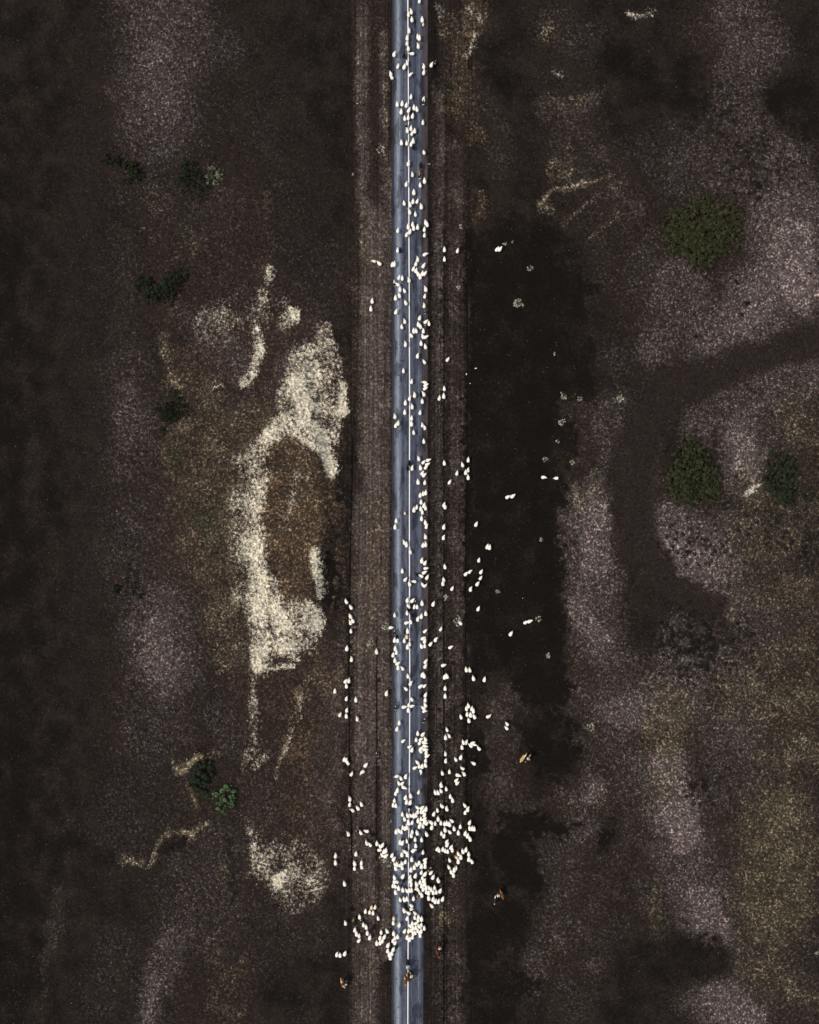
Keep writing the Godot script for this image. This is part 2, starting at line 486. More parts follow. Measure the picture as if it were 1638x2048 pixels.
func make_covers() -> void:
	M.pale = cover([
		[-28.7, -49.4, -28.6, -47.4, 0.80, 0.8], [-29.9, -45.4, -29.4, -43.4, 0.80, 0.4], [-37.9, -25.6, -39.9, -25.8, 0.60, 0.4], [-26.3, 72.6, -26.7, 73.4, 1.50, 0.9], [-29.4, 71.4, -22.9, 72.1, 3.00, 0.34], [-31.4, 66.1, -31.3, 69.1, 0.90, 0.6],
		[-32.9, 63.1, -31.4, 65.1, 0.50, 0.35], [-31.5, 33.6, -31.7, 45.6, 0.35, 0.5], [-31.9, 45.6, -32.9, 49.6, 0.60, 0.35], [-29.9, 49.1, -31.4, 51.6, 0.90, 0.35], [-21.1, 32.8, -22.9, 39.6, 0.24, 0.45], [-22.9, 39.6, -26.9, 53.6, 0.22, 0.4],
		[43.9, -100.6, 49.1, -101.2, 0.45, 0.75], [28.6, -89.4, 29.9, -88.9, 0.50, 0.35], [5.7, -101.4, 6.5, -96.4, 0.80, 0.25], [12.1, -101.4, 13.7, -100.2, 1.10, 0.4], [13.1, -96.4, 12.1, -93.4, 0.50, 0.35], [11.1, -91.9, 12.6, -93.4, 0.40, 0.3],
		[-38.9, -38.4, -39.9, -36.4, 2.50, 0.14], [-41.9, -40.4, -42.9, -38.4, 1.40, 0.25], [69.1, -4.9, 67.6, -3.9, 0.70, 0.5], [65.1, -8.9, 66.1, -10.4, 0.60, 0.3], [-38.9, -38.4, -31.9, -40.4, 4.00, 0.16], [-26.9, 70.6, -23.9, 73.1, 6.00, 0.28],
		[-31.9, 32.6, -31.9, 47.6, 1.00, 0.25], [-27, 18.7, -24.4, 22.6, 1.80, 0.95], [-19.1, 22.2, -19.7, 23.2, 1.50, 0.95], [-31.9, 5.1, -30.5, 14.6, 1.20, 0.85], [-18.9, 9.6, -18.5, 16.6, 0.70, 0.85], [-28.9, 30.6, -23.9, 30.1, 0.60, 0.95],
		[-21.9, -26.4, -21.4, -20.4, 1.80, 0.95], [-21.5, -19.4, -17.9, -15.6, 1.70, 1], [-17.4, -13.4, -15.1, -8.4, 0.90, 0.9], [-22.1, -29.4, -20.9, -32.4, 1.20, 0.7], [-25.9, -24.4, -23.9, -25.2, 1.00, 0.7], [-31.9, -9.9, -32.1, -2.4, 0.90, 0.7],
		[-27.9, -14.4, -29.9, -11.9, 0.90, 0.6], [-31.1, -37.4, -30.7, -32.4, 0.90, 0.8], [-31.9, -27.9, -34.4, -25.6, 0.70, 0.75], [-25.9, -42.4, -24.9, -38.4, 1.60, 0.3], [-37.9, -25.6, -39.9, -25.8, 0.60, 0.4], [-22.9, -8.4, -23.9, -2.4, 0.80, 0.3],
		[-24.4, -1.4, -24.9, 3.6, 0.60, 0.25], [-19.9, -8.4, -20.7, -6.4, 0.60, 0.3], [-17.9, -36.4, -17.9, -30.4, 1.60, 0.3], [-31.9, 16.6, -31.4, 30.6, 1.30, 0.6], [-25.4, -18.2, -30.4, -12.9, 1.80, 0.66], [-30.4, -12.9, -31.7, -4.4, 2.00, 0.64],
		[-31.7, -4.4, -31.9, 5.1, 2.30, 0.7], [-31.9, 5.1, -30.1, 14.6, 2.50, 0.78], [-30.1, 14.6, -29.9, 21.1, 2.40, 0.86], [-27.1, 18.1, -25.9, 22.6, 2.00, 0.8], [-22.9, 19.1, -21.9, 23.6, 2.40, 0.45], [-25.9, 26.1, -21.4, 26.1, 2.00, 0.62],
		[-29.5, 24.6, -30.1, 30.6, 2.20, 0.8], [-18.7, 7.6, -18.2, 15.6, 1.10, 0.85], [-21.9, -31.9, -24.4, -21.9, 2.60, 0.5], [-16.4, -12.4, -15.1, -7.9, 1.00, 0.9], [-17.4, -32.4, -15.9, -18.4, 2.20, 0.42], [-33.9, -2.4, -33.4, 15.6, 2.60, 0.3],
		[-27.4, 12.6, -27.1, 16.6, 1.20, 0.5], [-13.5, -25.9, -13.1, -20.2, 0.90, 0.98], [-34.4, -9.4, -32.9, -2.4, 2.00, 0.25]])
	M.moss = cover([
		[-47.4, -11.9, -45.9, -9.4, 2.20, 0.4], [-44.4, -1.4, -41.9, 1.6, 3.00, 0.35], [-46.9, -57.4, -44.9, -60.4, 3.00, 0.2], [74.1, -0.4, 79.1, -3.4, 2.50, 0.25], [-39.9, 56.6, -37.9, 59.6, 2.20, 0.3], [-42.9, 51.6, -41.9, 53.6, 2.00, 0.3],
		[62.1, -0.4, 61.1, 2.6, 1.80, 0.3], [-37.9, 59.6, -36.9, 61.6, 1.40, 0.3]])
	M.olive = cover([
		[-46.9, -57.4, -48.9, -62.4, 6.00, 0.16], [-39.9, -12.4, -43.9, -17.4, 7.50, 0.42], [-42.9, -1.4, -38.9, 10.6, 6.50, 0.5], [-37.9, 12.6, -36.9, 28.6, 4.00, 0.42], [-49.9, -34.4, -47.4, -27.4, 1.40, 0.5], [-34.4, -17.4, -29.9, -19.4, 4.00, 0.5],
		[-34.9, -4.4, -33.9, 7.6, 5.00, 0.5], [-33.9, 15.6, -32.9, 30.6, 2.60, 0.45], [-37.9, 65.6, -37.9, 73.6, 2.60, 0.25], [-36.9, 85.6, -36.9, 101.6, 4.00, 0.28], [-44.7, 54.1, -43.1, 59.1, 0.90, 0.6], [74.1, -2.4, 72.6, 12.6, 11.00, 0.434],
		[75.1, 32.6, 78.1, 47.6, 10.00, 0.527], [52.1, 38.6, 51.1, 45.6, 6.00, 0.558], [74.1, 62.6, 73.1, 80.6, 9.00, 0.775], [68.1, 90.6, 78.1, 96.6, 6.00, 0.465], [78.1, -20.4, 79.1, -15.4, 5.50, 0.465], [68.1, 32.6, 64.1, 37.6, 6.00, 0.465],
		[51.1, 53.6, 49.1, 57.6, 3.00, 0.465], [49.1, 73.6, 50.1, 87.6, 2.00, 0.465], [27.1, -82.4, 34.1, -83.9, 1.40, 0.5], [26.1, -81.9, 28.1, -81.9, 1.60, 0.4], [27.1, -96.4, 31.1, -96.2, 1.40, 0.3], [64.1, -5.4, 67.1, -6.4, 2.00, 0.465],
		[35.6, 51.1, 38.1, 51.6, 2.00, 0.3], [31.1, 54.6, 37.1, 57.6, 3.00, 0.25], [27.1, 88.1, 30.1, 88.6, 2.00, 0.3], [12.6, -100.4, 8.6, -84.4, 3.00, 0.22], [-79.9, 94.6, -77.9, 96.6, 2.00, 0.3], [-72.9, 85.6, -74.9, 102.4, 1.60, 0.3],
		[-79.9, 87.6, -80.4, 102.4, 1.40, 0.25], [-41.9, -14.4, -37.9, 9.6, 7.00, 0.55], [-36.9, 12.6, -36.4, 26.6, 3.40, 0.5], [-25.9, -12.4, -21.9, -6.4, 4.00, 0.3], [-36.9, -15.4, -34.9, 25.6, 6.00, 0.4], [-34.9, -9.4, -33.9, 10.6, 4.00, 0.4],
		[-42.9, -19.4, -37.9, -12.4, 9.00, 0.4], [-47.9, -14.4, -46.4, -7.4, 4.00, 0.4]])
	M.pink = cover([
		[-49.9, -102.4, -49.9, -90.4, 11.50, 0.6], [-51.9, -90.4, -50.9, -78.4, 11.00, 0.55], [-39.9, -96.4, -36.9, -92.4, 5.00, 0.4], [-58.9, -69.4, -39.9, -59.4, 9.00, 0.28], [-60.4, -54.4, -58.9, -33.4, 7.00, 0.26], [-57.9, -28.4, -56.9, -12.4, 7.50, 0.42],
		[-60.9, -12.4, -57.9, -2.4, 7.00, 0.25], [-56.9, 1.6, -57.9, 11.6, 8.00, 0.42], [-50.9, 20.6, -48.9, 31.6, 9.50, 0.62], [-49.9, 35.6, -51.9, 43.6, 9.00, 0.42], [-56.9, 15.6, -52.9, 16.6, 7.00, 0.35], [-38.9, 40.6, -34.9, 45.6, 5.00, 0.42],
		[-33.9, 47.6, -30.9, 61.6, 6.00, 0.25], [-52.9, 56.6, -56.9, 64.6, 10.00, 0.28], [-39.9, 70.6, -42.9, 82.6, 10.50, 0.42], [-48.9, 90.6, -50.9, 93.6, 4.50, 0.55], [-51.9, 93.6, -52.9, 102.6, 3.60, 0.6], [-46.9, 85.6, -49.9, 89.6, 4.00, 0.5],
		[-58.9, 87.6, -61.9, 97.6, 6.00, 0.3], [-70.7, 76.6, -71.9, 82.6, 1.60, 0.4], [-71.9, 82.6, -76.4, 102.6, 1.80, 0.5], [-75.4, 72.6, -75.3, 76.6, 1.00, 0.35], [-77.9, 87.6, -79.9, 102.6, 2.20, 0.4], [-68.9, 61.6, -73.9, 64.1, 2.20, 0.35],
		[-79.9, -101.4, -79.9, -84.4, 3.50, 0.28], [-79.4, -85.4, -78.9, -79.4, 4.00, 0.25], [-78.9, -70.4, -77.9, -58.4, 3.00, 0.2], [-71.9, -50.4, -69.9, -42.4, 7.00, 0.15], [-39.9, -50.4, -34.9, -42.4, 6.00, 0.22], [-21.9, -87.4, -27.9, -78.4, 7.00, 0.22],
		[-17.9, -50.4, -17.9, -42.4, 5.00, 0.26], [-25.9, -58.4, -21.9, -54.4, 6.00, 0.18], [-41.9, -38.4, -35.9, -30.4, 5.50, 0.5], [-39.9, -22.4, -33.9, -22.4, 5.00, 0.4], [-21.9, -32.4, -25.9, -26.4, 4.00, 0.5], [-33.9, 21.6, -33.9, 29.6, 2.50, 0.4],
		[-31.9, 82.6, -25.9, 87.6, 8.00, 0.2], [-19.9, 87.6, -25.9, 97.6, 6.00, 0.18], [-79.9, -32.4, -78.9, -26.4, 3.00, 0.12], [29.6, -96.9, 37.1, -93.4, 5.50, 0.36], [26.1, -81.9, 36.1, -83.4, 2.40, 0.5], [36.1, -94.9, 42.1, -94.9, 3.00, 0.2],
		[27.1, -89.4, 32.1, -87.9, 2.00, 0.3], [30.1, -73.4, 32.1, -69.4, 4.50, 0.32], [38.1, -59.4, 42.1, -50.4, 5.00, 0.2], [66.1, -100.4, 69.1, -93.4, 8.00, 0.6], [66.1, -86.4, 69.1, -79.4, 6.00, 0.5], [64.1, -88.4, 63.1, -80.4, 4.50, 0.5],
		[57.1, -78.4, 55.1, -75.4, 5.00, 0.35], [56.1, -69.4, 66.1, -69.4, 8.50, 0.45], [48.1, -72.4, 51.1, -74.4, 5.00, 0.3], [75.1, -69.4, 78.1, -59.4, 8.00, 0.6], [75.1, -59.4, 78.1, -46.4, 10.00, 0.72], [48.1, -54.4, 47.1, -46.4, 4.00, 0.4],
		[53.1, -46.4, 58.1, -40.4, 7.50, 0.62], [66.1, -40.4, 72.1, -46.4, 8.00, 0.75], [49.1, -33.4, 52.1, -42.4, 5.50, 0.6], [60.1, -34.4, 70.1, -37.4, 7.00, 0.7], [78.1, -40.4, 80.1, -36.4, 5.00, 0.5], [41.1, -20.4, 41.1, -9.4, 5.00, 0.52],
		[37.1, -6.4, 33.6, -2.4, 3.60, 0.62], [35.1, 1.6, 37.6, 15.6, 7.00, 0.66], [33.1, 19.6, 39.1, 26.6, 6.20, 0.62], [41.1, 30.6, 36.1, 37.6, 7.00, 0.5], [34.1, -26.4, 41.1, -30.4, 5.00, 0.36], [33.1, -23.4, 36.1, -17.4, 4.00, 0.3],
		[52.1, 3.6, 62.1, 10.6, 7.50, 0.75], [63.1, 13.6, 68.1, 19.6, 5.00, 0.62], [68.1, -25.4, 78.1, -27.4, 9.00, 0.62], [61.1, -22.4, 58.1, -17.4, 5.00, 0.6], [66.1, -17.4, 68.1, -6.4, 6.00, 0.7], [73.1, -15.4, 78.1, -19.4, 6.00, 0.5],
		[67.1, 15.6, 71.1, 27.6, 7.00, 0.55], [58.1, 3.6, 67.1, 2.6, 5.00, 0.6], [72.1, 3.6, 74.1, 19.6, 8.00, 0.4], [67.1, 33.6, 66.1, 42.6, 7.50, 0.62], [43.1, 39.6, 53.1, 37.6, 8.50, 0.62], [38.1, 47.6, 40.1, 41.6, 5.00, 0.45],
		[50.1, 51.6, 53.1, 61.6, 7.50, 0.68], [53.1, 61.6, 57.1, 69.6, 7.50, 0.6], [63.1, 42.6, 65.1, 53.6, 8.00, 0.5], [34.1, 56.6, 37.1, 55.6, 4.00, 0.62], [33.1, 63.6, 36.1, 61.6, 3.40, 0.55], [54.1, 69.6, 60.1, 80.6, 9.00, 0.62],
		[62.1, 82.6, 65.1, 88.6, 7.00, 0.6], [61.1, 96.6, 66.1, 102.4, 8.00, 0.66], [28.1, 69.6, 29.1, 74.6, 5.00, 0.4], [30.1, 83.6, 27.1, 84.6, 4.50, 0.45], [24.6, 89.1, 26.1, 91.6, 2.40, 0.5], [24.1, 94.6, 24.6, 96.6, 1.60, 0.42],
		[40.1, 67.6, 42.1, 66.6, 4.00, 0.3], [33.1, 97.6, 36.1, 102.6, 6.00, 0.3], [74.1, 49.6, 78.1, 61.6, 8.00, 0.4], [73.1, 85.6, 78.1, 102.4, 9.00, 0.35], [43.1, 53.6, 47.1, 45.6, 5.00, 0.45], [37.1, 63.6, 42.1, 61.6, 4.00, 0.3],
		[21.1, 40.6, 19.1, 45.6, 3.00, 0.2], [13.1, -98.4, 8.1, -87.4, 4.00, 0.3], [42.1, 83.6, 38.1, 85.6, 4.00, 0.3], [48.1, 77.6, 47.1, 67.6, 4.00, 0.4], [78.1, -6.4, 81.1, 7.6, 5.00, 0.3], [31.1, 3.6, 30.1, 17.6, 1.60, 0.4],
		[32.1, -4.4, 29.6, 1.6, 1.80, 0.35], [44.1, -9.4, 43.6, -2.4, 1.00, 0.3], [54.1, 24.6, 62.1, 27.6, 5.00, 0.55], [52.1, 30.6, 60.1, 32.6, 4.00, 0.6], [77.1, -55.4, 78.1, -44.4, 6.00, 0.95], [72.1, -46.4, 66.1, -38.4, 5.00, 0.85],
		[36.6, -0.4, 37.6, 9.6, 4.50, 0.9], [34.6, 19.6, 38.1, 25.6, 4.00, 0.85], [50.6, 5.6, 58.1, 9.6, 6.00, 0.9], [51.1, 49.6, 55.1, 65.6, 5.00, 0.9], [58.1, 77.6, 61.1, 82.6, 5.00, 0.85], [42.1, 39.6, 51.1, 39.6, 5.00, 0.8],
		[62.1, 97.6, 68.1, 101.6, 5.00, 0.85], [66.1, -14.4, 68.1, -8.4, 4.00, 0.9], [36.1, 56.6, 37.6, 55.1, 2.40, 0.8], [-50.9, 23.6, -49.9, 30.6, 5.00, 0.8], [-51.9, 94.1, -52.9, 102.4, 2.20, 0.75], [-48.9, 86.6, -47.4, 84.6, 2.20, 0.65],
		[-51.9, -91.4, -49.9, -82.4, 6.00, 0.7], [-57.4, -24.4, -56.9, -16.4, 4.00, 0.6]])
	M.tan = cover([
		[-25.9, -12.4, -21.9, 11.6, 5.20, 0.62], [-19.9, -9.4, -17.9, 3.6, 2.80, 0.66], [-27.4, -13.4, -22.9, -14.4, 2.40, 0.6], [-39.9, -33.4, -38.9, -30.4, 5.50, 0.3], [-18.9, 42.6, -22.9, 56.6, 6.00, 0.35], [-17.9, 33.6, -20.9, 42.6, 4.50, 0.4],
		[-25.9, 59.6, -21.9, 65.6, 4.00, 0.25], [-28.9, 62.6, -27.9, 63.6, 2.00, 0.3], [12.6, -101.4, 10.6, -92.4, 2.80, 0.55], [10.6, -92.4, 9.1, -82.4, 3.00, 0.5], [8.1, -82.4, 13.1, -75.4, 2.40, 0.4], [13.1, -75.4, 15.6, -72.4, 1.40, 0.3],
		[13.3, -64.4, 13.1, -58.4, 0.90, 0.55], [14.1, -58.4, 14.1, -53.4, 1.00, 0.3], [6.6, 80.6, 7.1, 82.6, 1.40, 0.5], [42.6, -88.2, 41.1, -87.4, 0.70, 0.5], [41.1, -87.4, 39.1, -83.9, 0.60, 0.35], [39.1, -83.9, 35.1, -80.9, 0.70, 0.45],
		[30.1, -78.4, 32.1, -78.9, 1.20, 0.35], [36.1, 59.6, 27.1, 58.1, 1.20, 0.38], [41.1, 65.6, 44.1, 68.6, 1.20, 0.3], [-21.9, -82.4, -22.1, -80.9, 1.00, 0.4], [-29.9, -65.4, -29.4, -60.4, 1.40, 0.3], [-48.9, -56.4, -45.9, -54.4, 5.00, 0.25],
		[-47.9, -40.4, -39.9, -38.4, 3.00, 0.4], [-11.9, 47.6, -9.9, 97.6, 1.40, 0.2], [-25.9, -15.4, -17.9, 12.6, 8.00, 0.4], [74.1, 12.6, 74.1, 47.6, 9.00, 0.3], [70.1, -0.4, 72.1, 7.6, 8.00, 0.35], [-43.9, -20.4, -35.9, -6.4, 6.00, 0.3],
		[12.6, -102.4, 11.1, -92.4, 2.40, 0.7], [10.6, -92.4, 9.3, -83.4, 2.20, 0.6], [6.6, -100.4, 8.6, -90.4, 1.40, 0.45], [-7.4, -2.4, -7.7, 39.6, 2.00, 0.3], [-9.5, -58.4, -9.2, -46.4, 0.90, 0.4], [-22.9, 5.6, -23.9, 15.6, 4.00, 0.75],
		[-25.9, 15.6, -21.9, 19.6, 3.40, 0.6]])
	M.verge = cover([
		[-9.7, -102.4, -9.7, -60.4, 1.40, 0.725], [-7.4, -59.4, -7.4, -2.4, 3.40, 0.899], [-8.1, -2.4, -8.4, 47.6, 4.00, 0.899], [-9.4, 47.6, -9.4, 102.4, 3.20, 0.725], [-5.1, -2.4, -5.1, 87.6, 1.20, 0.7975], [-5.4, -96.4, -5.4, -57.4, 1.00, 0.6525],
		[-4.4, -72.4, -4.7, -12.4, 0.80, 0.725], [-12.9, 22.6, -13.9, 45.6, 2.40, 0.435], [-15.9, 32.6, -17.9, 57.6, 5.00, 0.58], [-17.9, 57.6, -17.9, 73.6, 6.00, 0.3625], [5.9, -84.4, 5.9, 47.6, 1.10, 0.6525], [9.1, -72.4, 9.3, 37.6, 1.80, 0.435],
		[8.6, 37.6, 8.6, 102.4, 2.40, 0.377], [6.1, 47.6, 6.3, 102.4, 1.40, 0.435], [4.6, -86.4, 4.7, 97.6, 0.50, 0.3625], [14.1, -90.4, 18.1, -69.4, 3.00, 0.29], [17.1, 45.6, 16.1, 57.6, 4.00, 0.3625], [16.1, 11.6, 17.1, 15.6, 2.80, 0.29],
		[19.1, 37.6, 18.1, 45.6, 4.00, 0.435], [19.1, 57.6, 21.1, 59.6, 4.00, 0.29], [28.1, 67.6, 36.1, 87.6, 6.00, 0.29], [-31.9, -42.4, -25.9, -46.4, 5.00, 0.29], [-25.9, -72.4, -17.9, -67.4, 6.00, 0.174], [42.1, -62.4, 33.1, -77.4, 6.00, 0.29],
		[53.1, -24.4, 48.1, -19.4, 5.00, 0.3625], [47.1, -14.4, 47.1, 5.6, 3.40, 0.5075], [48.1, 7.6, 51.1, 12.6, 3.40, 0.435], [78.1, 17.6, 73.1, 57.6, 9.00, 0.3625], [-25.9, 67.6, -19.9, 82.6, 7.00, 0.29]])
	M.dark = cover([
		[26.6, -53.4, 27.1, -36.4, 5.50, 0.9], [19.1, -53.4, 22.1, -50.4, 4.00, 0.8], [26.1, -32.4, 26.6, -2.4, 4.00, 0.95], [28.1, 17.6, 26.6, 36.6, 3.60, 0.95], [33.1, -30.4, 36.1, -26.4, 2.60, 0.5], [27.1, 43.6, 29.1, 50.6, 3.40, 0.75],
		[24.1, 46.6, 29.1, 52.1, 2.60, 0.7], [23.1, 61.6, 31.1, 63.2, 1.00, 0.85], [21.1, 66.6, 22.1, 72.6, 3.80, 0.95], [14.1, 72.6, 19.1, 75.1, 2.40, 0.7], [14.1, 85.6, 19.1, 81.6, 4.00, 0.75], [14.1, 95.6, 19.1, 96.6, 4.00, 0.6],
		[19.1, 95.6, 24.1, 95.1, 1.20, 0.8], [14.1, 42.6, 12.6, 57.6, 1.80, 0.5], [13.1, 57.6, 12.9, 102.4, 1.40, 0.5], [43.6, -91.4, 48.1, -87.4, 6.00, 0.6], [76.1, -83.4, 80.1, -81.4, 5.50, 0.7], [57.1, -89.4, 55.1, -82.4, 4.00, 0.45],
		[47.1, 90.6, 59.1, 89.6, 5.00, 0.6], [45.1, 93.6, 42.1, 101.6, 5.00, 0.5], [41.1, 61.6, 38.1, 66.6, 1.20, 0.6], [14.1, -93.4, 19.1, -88.4, 4.00, 0.5], [23.1, -58.4, 19.1, -56.4, 3.00, 0.6], [36.1, -26.4, 33.1, -32.4, 3.00, 0.5],
		[-15.5, 1.6, -15.9, 9.6, 1.00, 0.7], [-15.9, 9.6, -16.3, 16.6, 1.50, 1], [-12.9, -18.4, -13.5, -2.4, 0.90, 0.6], [-12.9, -38.4, -14.7, -30.4, 1.80, 0.5], [-12.5, -19.4, -12.9, -2.4, 1.40, 0.45], [-15.9, 18.6, -16.4, 21.6, 0.90, 0.6],  # leading strokes paint the shade below the gravel bank's steep lip over dark soil
		[-16.9, -72.4, -12.9, -70.4, 3.00, 0.4], [-19.9, -94.4, -16.9, -77.4, 5.00, 0.3], [-75.9, -12.4, -76.9, 27.6, 8.00, 0.4], [-75.9, -96.4, -71.9, -77.4, 5.00, 0.3], [-77.9, 47.6, -75.9, 67.6, 8.00, 0.4], [-61.9, 69.6, -68.9, 67.6, 3.00, 0.4],
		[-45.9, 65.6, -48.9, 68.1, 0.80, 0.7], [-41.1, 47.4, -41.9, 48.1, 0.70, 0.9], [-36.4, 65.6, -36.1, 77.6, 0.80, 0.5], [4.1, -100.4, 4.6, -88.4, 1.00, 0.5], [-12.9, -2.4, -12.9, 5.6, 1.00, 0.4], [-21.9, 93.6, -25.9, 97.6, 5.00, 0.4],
		[-12.9, 77.6, -15.9, 102.4, 4.00, 0.3], [-72.9, -69.4, -68.9, -67.9, 1.00, 0.3], [6.9, -57.4, 6.9, 102.4, 0.24, 0.9], [11.4, -55.4, 11.4, 57.6, 0.26, 0.95], [-11.7, 21.6, -11.7, 31.6, 0.22, 0.7], [-12.3, 31.6, -12.1, 72.6, 0.22, 0.7],
		[-6.7, 31.6, -6.7, 61.6, 0.24, 0.5], [7.1, -93.4, 7.6, -82.4, 0.20, 0.7], [7.6, -82.4, 8.6, -76.4, 0.20, 0.6], [12.6, -75.4, 13.1, -66.4, 0.20, 0.6], [-1.9, -102.4, -1.9, -102.4, 0.20, 0], [31.1, -46.4, 33.1, -40.4, 3.40, 0.8],
		[34.1, -34.4, 30.1, -28.4, 3.40, 0.75], [35.6, -25.9, 38.1, -27.4, 2.60, 0.6], [32.1, -17.4, 30.1, -9.4, 1.80, 0.6], [26.1, -52.4, 28.1, -46.4, 4.00, 0.95], [26.1, -42.4, 25.1, -12.4, 4.00, 0.95], [17.1, -52.4, 16.1, -38.4, 3.00, 0.9],
		[27.1, -2.4, 27.6, 22.6, 3.00, 0.95], [14.1, 2.6, 14.6, 27.6, 2.00, 0.9], [18.1, -26.4, 17.1, -2.4, 2.50, 0.85], [24.1, 32.6, 28.1, 35.6, 4.00, 0.95], [21.1, 67.6, 21.6, 73.1, 4.00, 1], [26.1, 44.6, 30.1, 49.6, 3.40, 0.85],
		[28.1, -46.4, 36.6, -45.6, 0.80, 0.9], [27.1, -32.4, 35.6, -33.4, 0.70, 0.85], [28.1, -23.4, 34.6, -24.2, 0.80, 0.9], [27.1, -14.4, 32.1, -13.6, 0.70, 0.9], [27.1, -1.4, 30.6, -2, 0.90, 0.95], [28.1, 12.6, 31.1, 13.6, 0.90, 0.9],
		[24.1, 34.6, 30.1, 36.1, 3.40, 1], [27.6, 41.6, 32.1, 43.1, 1.40, 1], [27.1, 45.6, 33.1, 47.6, 1.20, 1], [26.1, 50.6, 32.1, 52.1, 1.60, 0.95], [18.1, 61.6, 33.1, 63.1, 0.90, 1], [22.1, 63.8, 29.1, 64.4, 1.20, 0.95],
		[19.1, 67.6, 24.1, 74.1, 3.40, 1], [15.1, 87.6, 21.1, 82.6, 3.60, 0.9], [18.1, 92.1, 24.1, 93.1, 1.00, 0.9], [16.6, 95.4, 25.1, 94.8, 0.90, 1], [14.1, 98.6, 19.1, 100.6, 3.40, 0.8], [13.1, 47.6, 13.3, 102.4, 2.00, 0.6],
		[21.6, 41.6, 23.1, 44.6, 1.40, 0.6], [-81.9, -102.4, -79.9, -52.4, 6.00, 0.35], [-85.9, -52.4, -80.9, 102.4, 9.00, 0.6], [-75.9, -72.4, -75.9, -12.4, 5.00, 0.3], [-72.9, 37.6, -75.9, 102.4, 5.00, 0.3]])
	M.earth = cover([
		[-39.9, -58.4, -39.9, -22.4, 15.00, 0.5], [-46.9, -12.4, -25.9, -2.4, 18.00, 0.55], [-39.9, 7.6, -21.9, 37.6, 17.00, 0.6], [-25.9, 37.6, -21.9, 67.6, 14.00, 0.6], [-39.9, 47.6, -39.9, 102.4, 13.00, 0.4], [-21.9, -38.4, -17.9, -2.4, 7.00, 0.6],
		[-51.9, -92.4, -49.9, -72.4, 12.00, 0.3], [-51.9, 22.6, -51.9, 42.6, 11.00, 0.4], [-25.9, 72.6, -25.9, 97.6, 11.00, 0.3], [-51.9, -46.4, -55.9, 7.6, 11.00, 0.35], [-37.9, -96.4, -31.9, -62.4, 8.00, 0.25], [-12.9, -52.4, -12.9, -2.4, 3.00, 0.35],
		[-7.9, -102.4, -7.9, -60.4, 4.00, 0.35], [8.1, -72.4, 8.1, 102.4, 4.00, 0.38], [16.1, 41.6, 18.1, 61.6, 5.00, 0.45], [16.6, 11.6, 17.1, 16.6, 3.00, 0.35], [43.1, -62.4, 53.1, -32.4, 12.00, 0.4], [68.1, -72.4, 73.1, -32.4, 14.00, 0.6],
		[36.1, -19.4, 41.1, -6.4, 8.00, 0.5], [36.1, -2.4, 37.1, 29.6, 8.00, 0.6], [58.1, 3.6, 74.1, 17.6, 15.00, 0.65], [74.1, -24.4, 74.1, -2.4, 11.00, 0.6], [48.1, 42.6, 68.1, 42.6, 17.00, 0.65], [52.1, 62.6, 74.1, 67.6, 17.00, 0.62],
		[63.1, 87.6, 74.1, 102.4, 15.00, 0.55], [36.1, 59.6, 36.1, 75.6, 9.00, 0.5], [30.1, 82.6, 34.1, 95.6, 8.00, 0.35], [48.1, 77.6, 44.1, 87.6, 10.00, 0.35], [63.1, -96.4, 68.1, -78.4, 10.00, 0.5], [30.1, -97.4, 33.1, -69.4, 7.00, 0.3],
		[11.1, -98.4, 10.1, -82.4, 4.50, 0.5]])
	M.bare = cover([
		[57.1, 26.6, 63.1, 22.6, 2.40, 0.25], [26.1, -89.4, 58.1, -91.4, 4.00, 0.3], [46.1, 90.6, 60.1, 90.1, 5.00, 0.85], [44.1, 96.6, 41.1, 102.4, 6.00, 0.7], [42.1, 63.6, 38.1, 67.6, 1.20, 0.6], [48.1, 71.6, 44.1, 67.6, 2.20, 0.4],
		[77.1, -83.4, 81.1, -80.4, 5.00, 0.8], [-25.9, -87.4, -17.9, -67.4, 6.00, 0.4], [-63.9, -92.4, -66.9, -46.4, 6.00, 0.5], [-67.9, -42.4, -68.9, 27.6, 9.00, 0.4], [-46.9, 63.6, -49.9, 67.6, 0.90, 0.6], [-17.9, 40.6, -17.9, 53.6, 3.00, 0.3],
		[84.1, -35.6, 74.1, -33, 3.50, 0.8], [74.1, -33, 66.1, -30.2, 3.60, 0.9], [66.1, -30.2, 58.1, -27.4, 3.60, 0.965], [58.1, -27.4, 51.6, -23.6, 3.70, 0.98], [51.6, -23.6, 47.3, -18.6, 3.90, 0.98], [47.3, -18.6, 45.1, -12.9, 4.10, 0.98],
		[45.1, -12.9, 44.5, -6.4, 4.30, 0.98], [44.5, -6.4, 45.1, 1.1, 4.40, 0.98], [45.1, 1.1, 47.3, 8.1, 4.40, 0.98], [47.3, 8.1, 51.6, 13.6, 4.20, 0.98], [51.6, 13.6, 57.1, 17.4, 3.50, 0.965], [57.1, 17.4, 61.1, 19.1, 2.40, 0.825]])
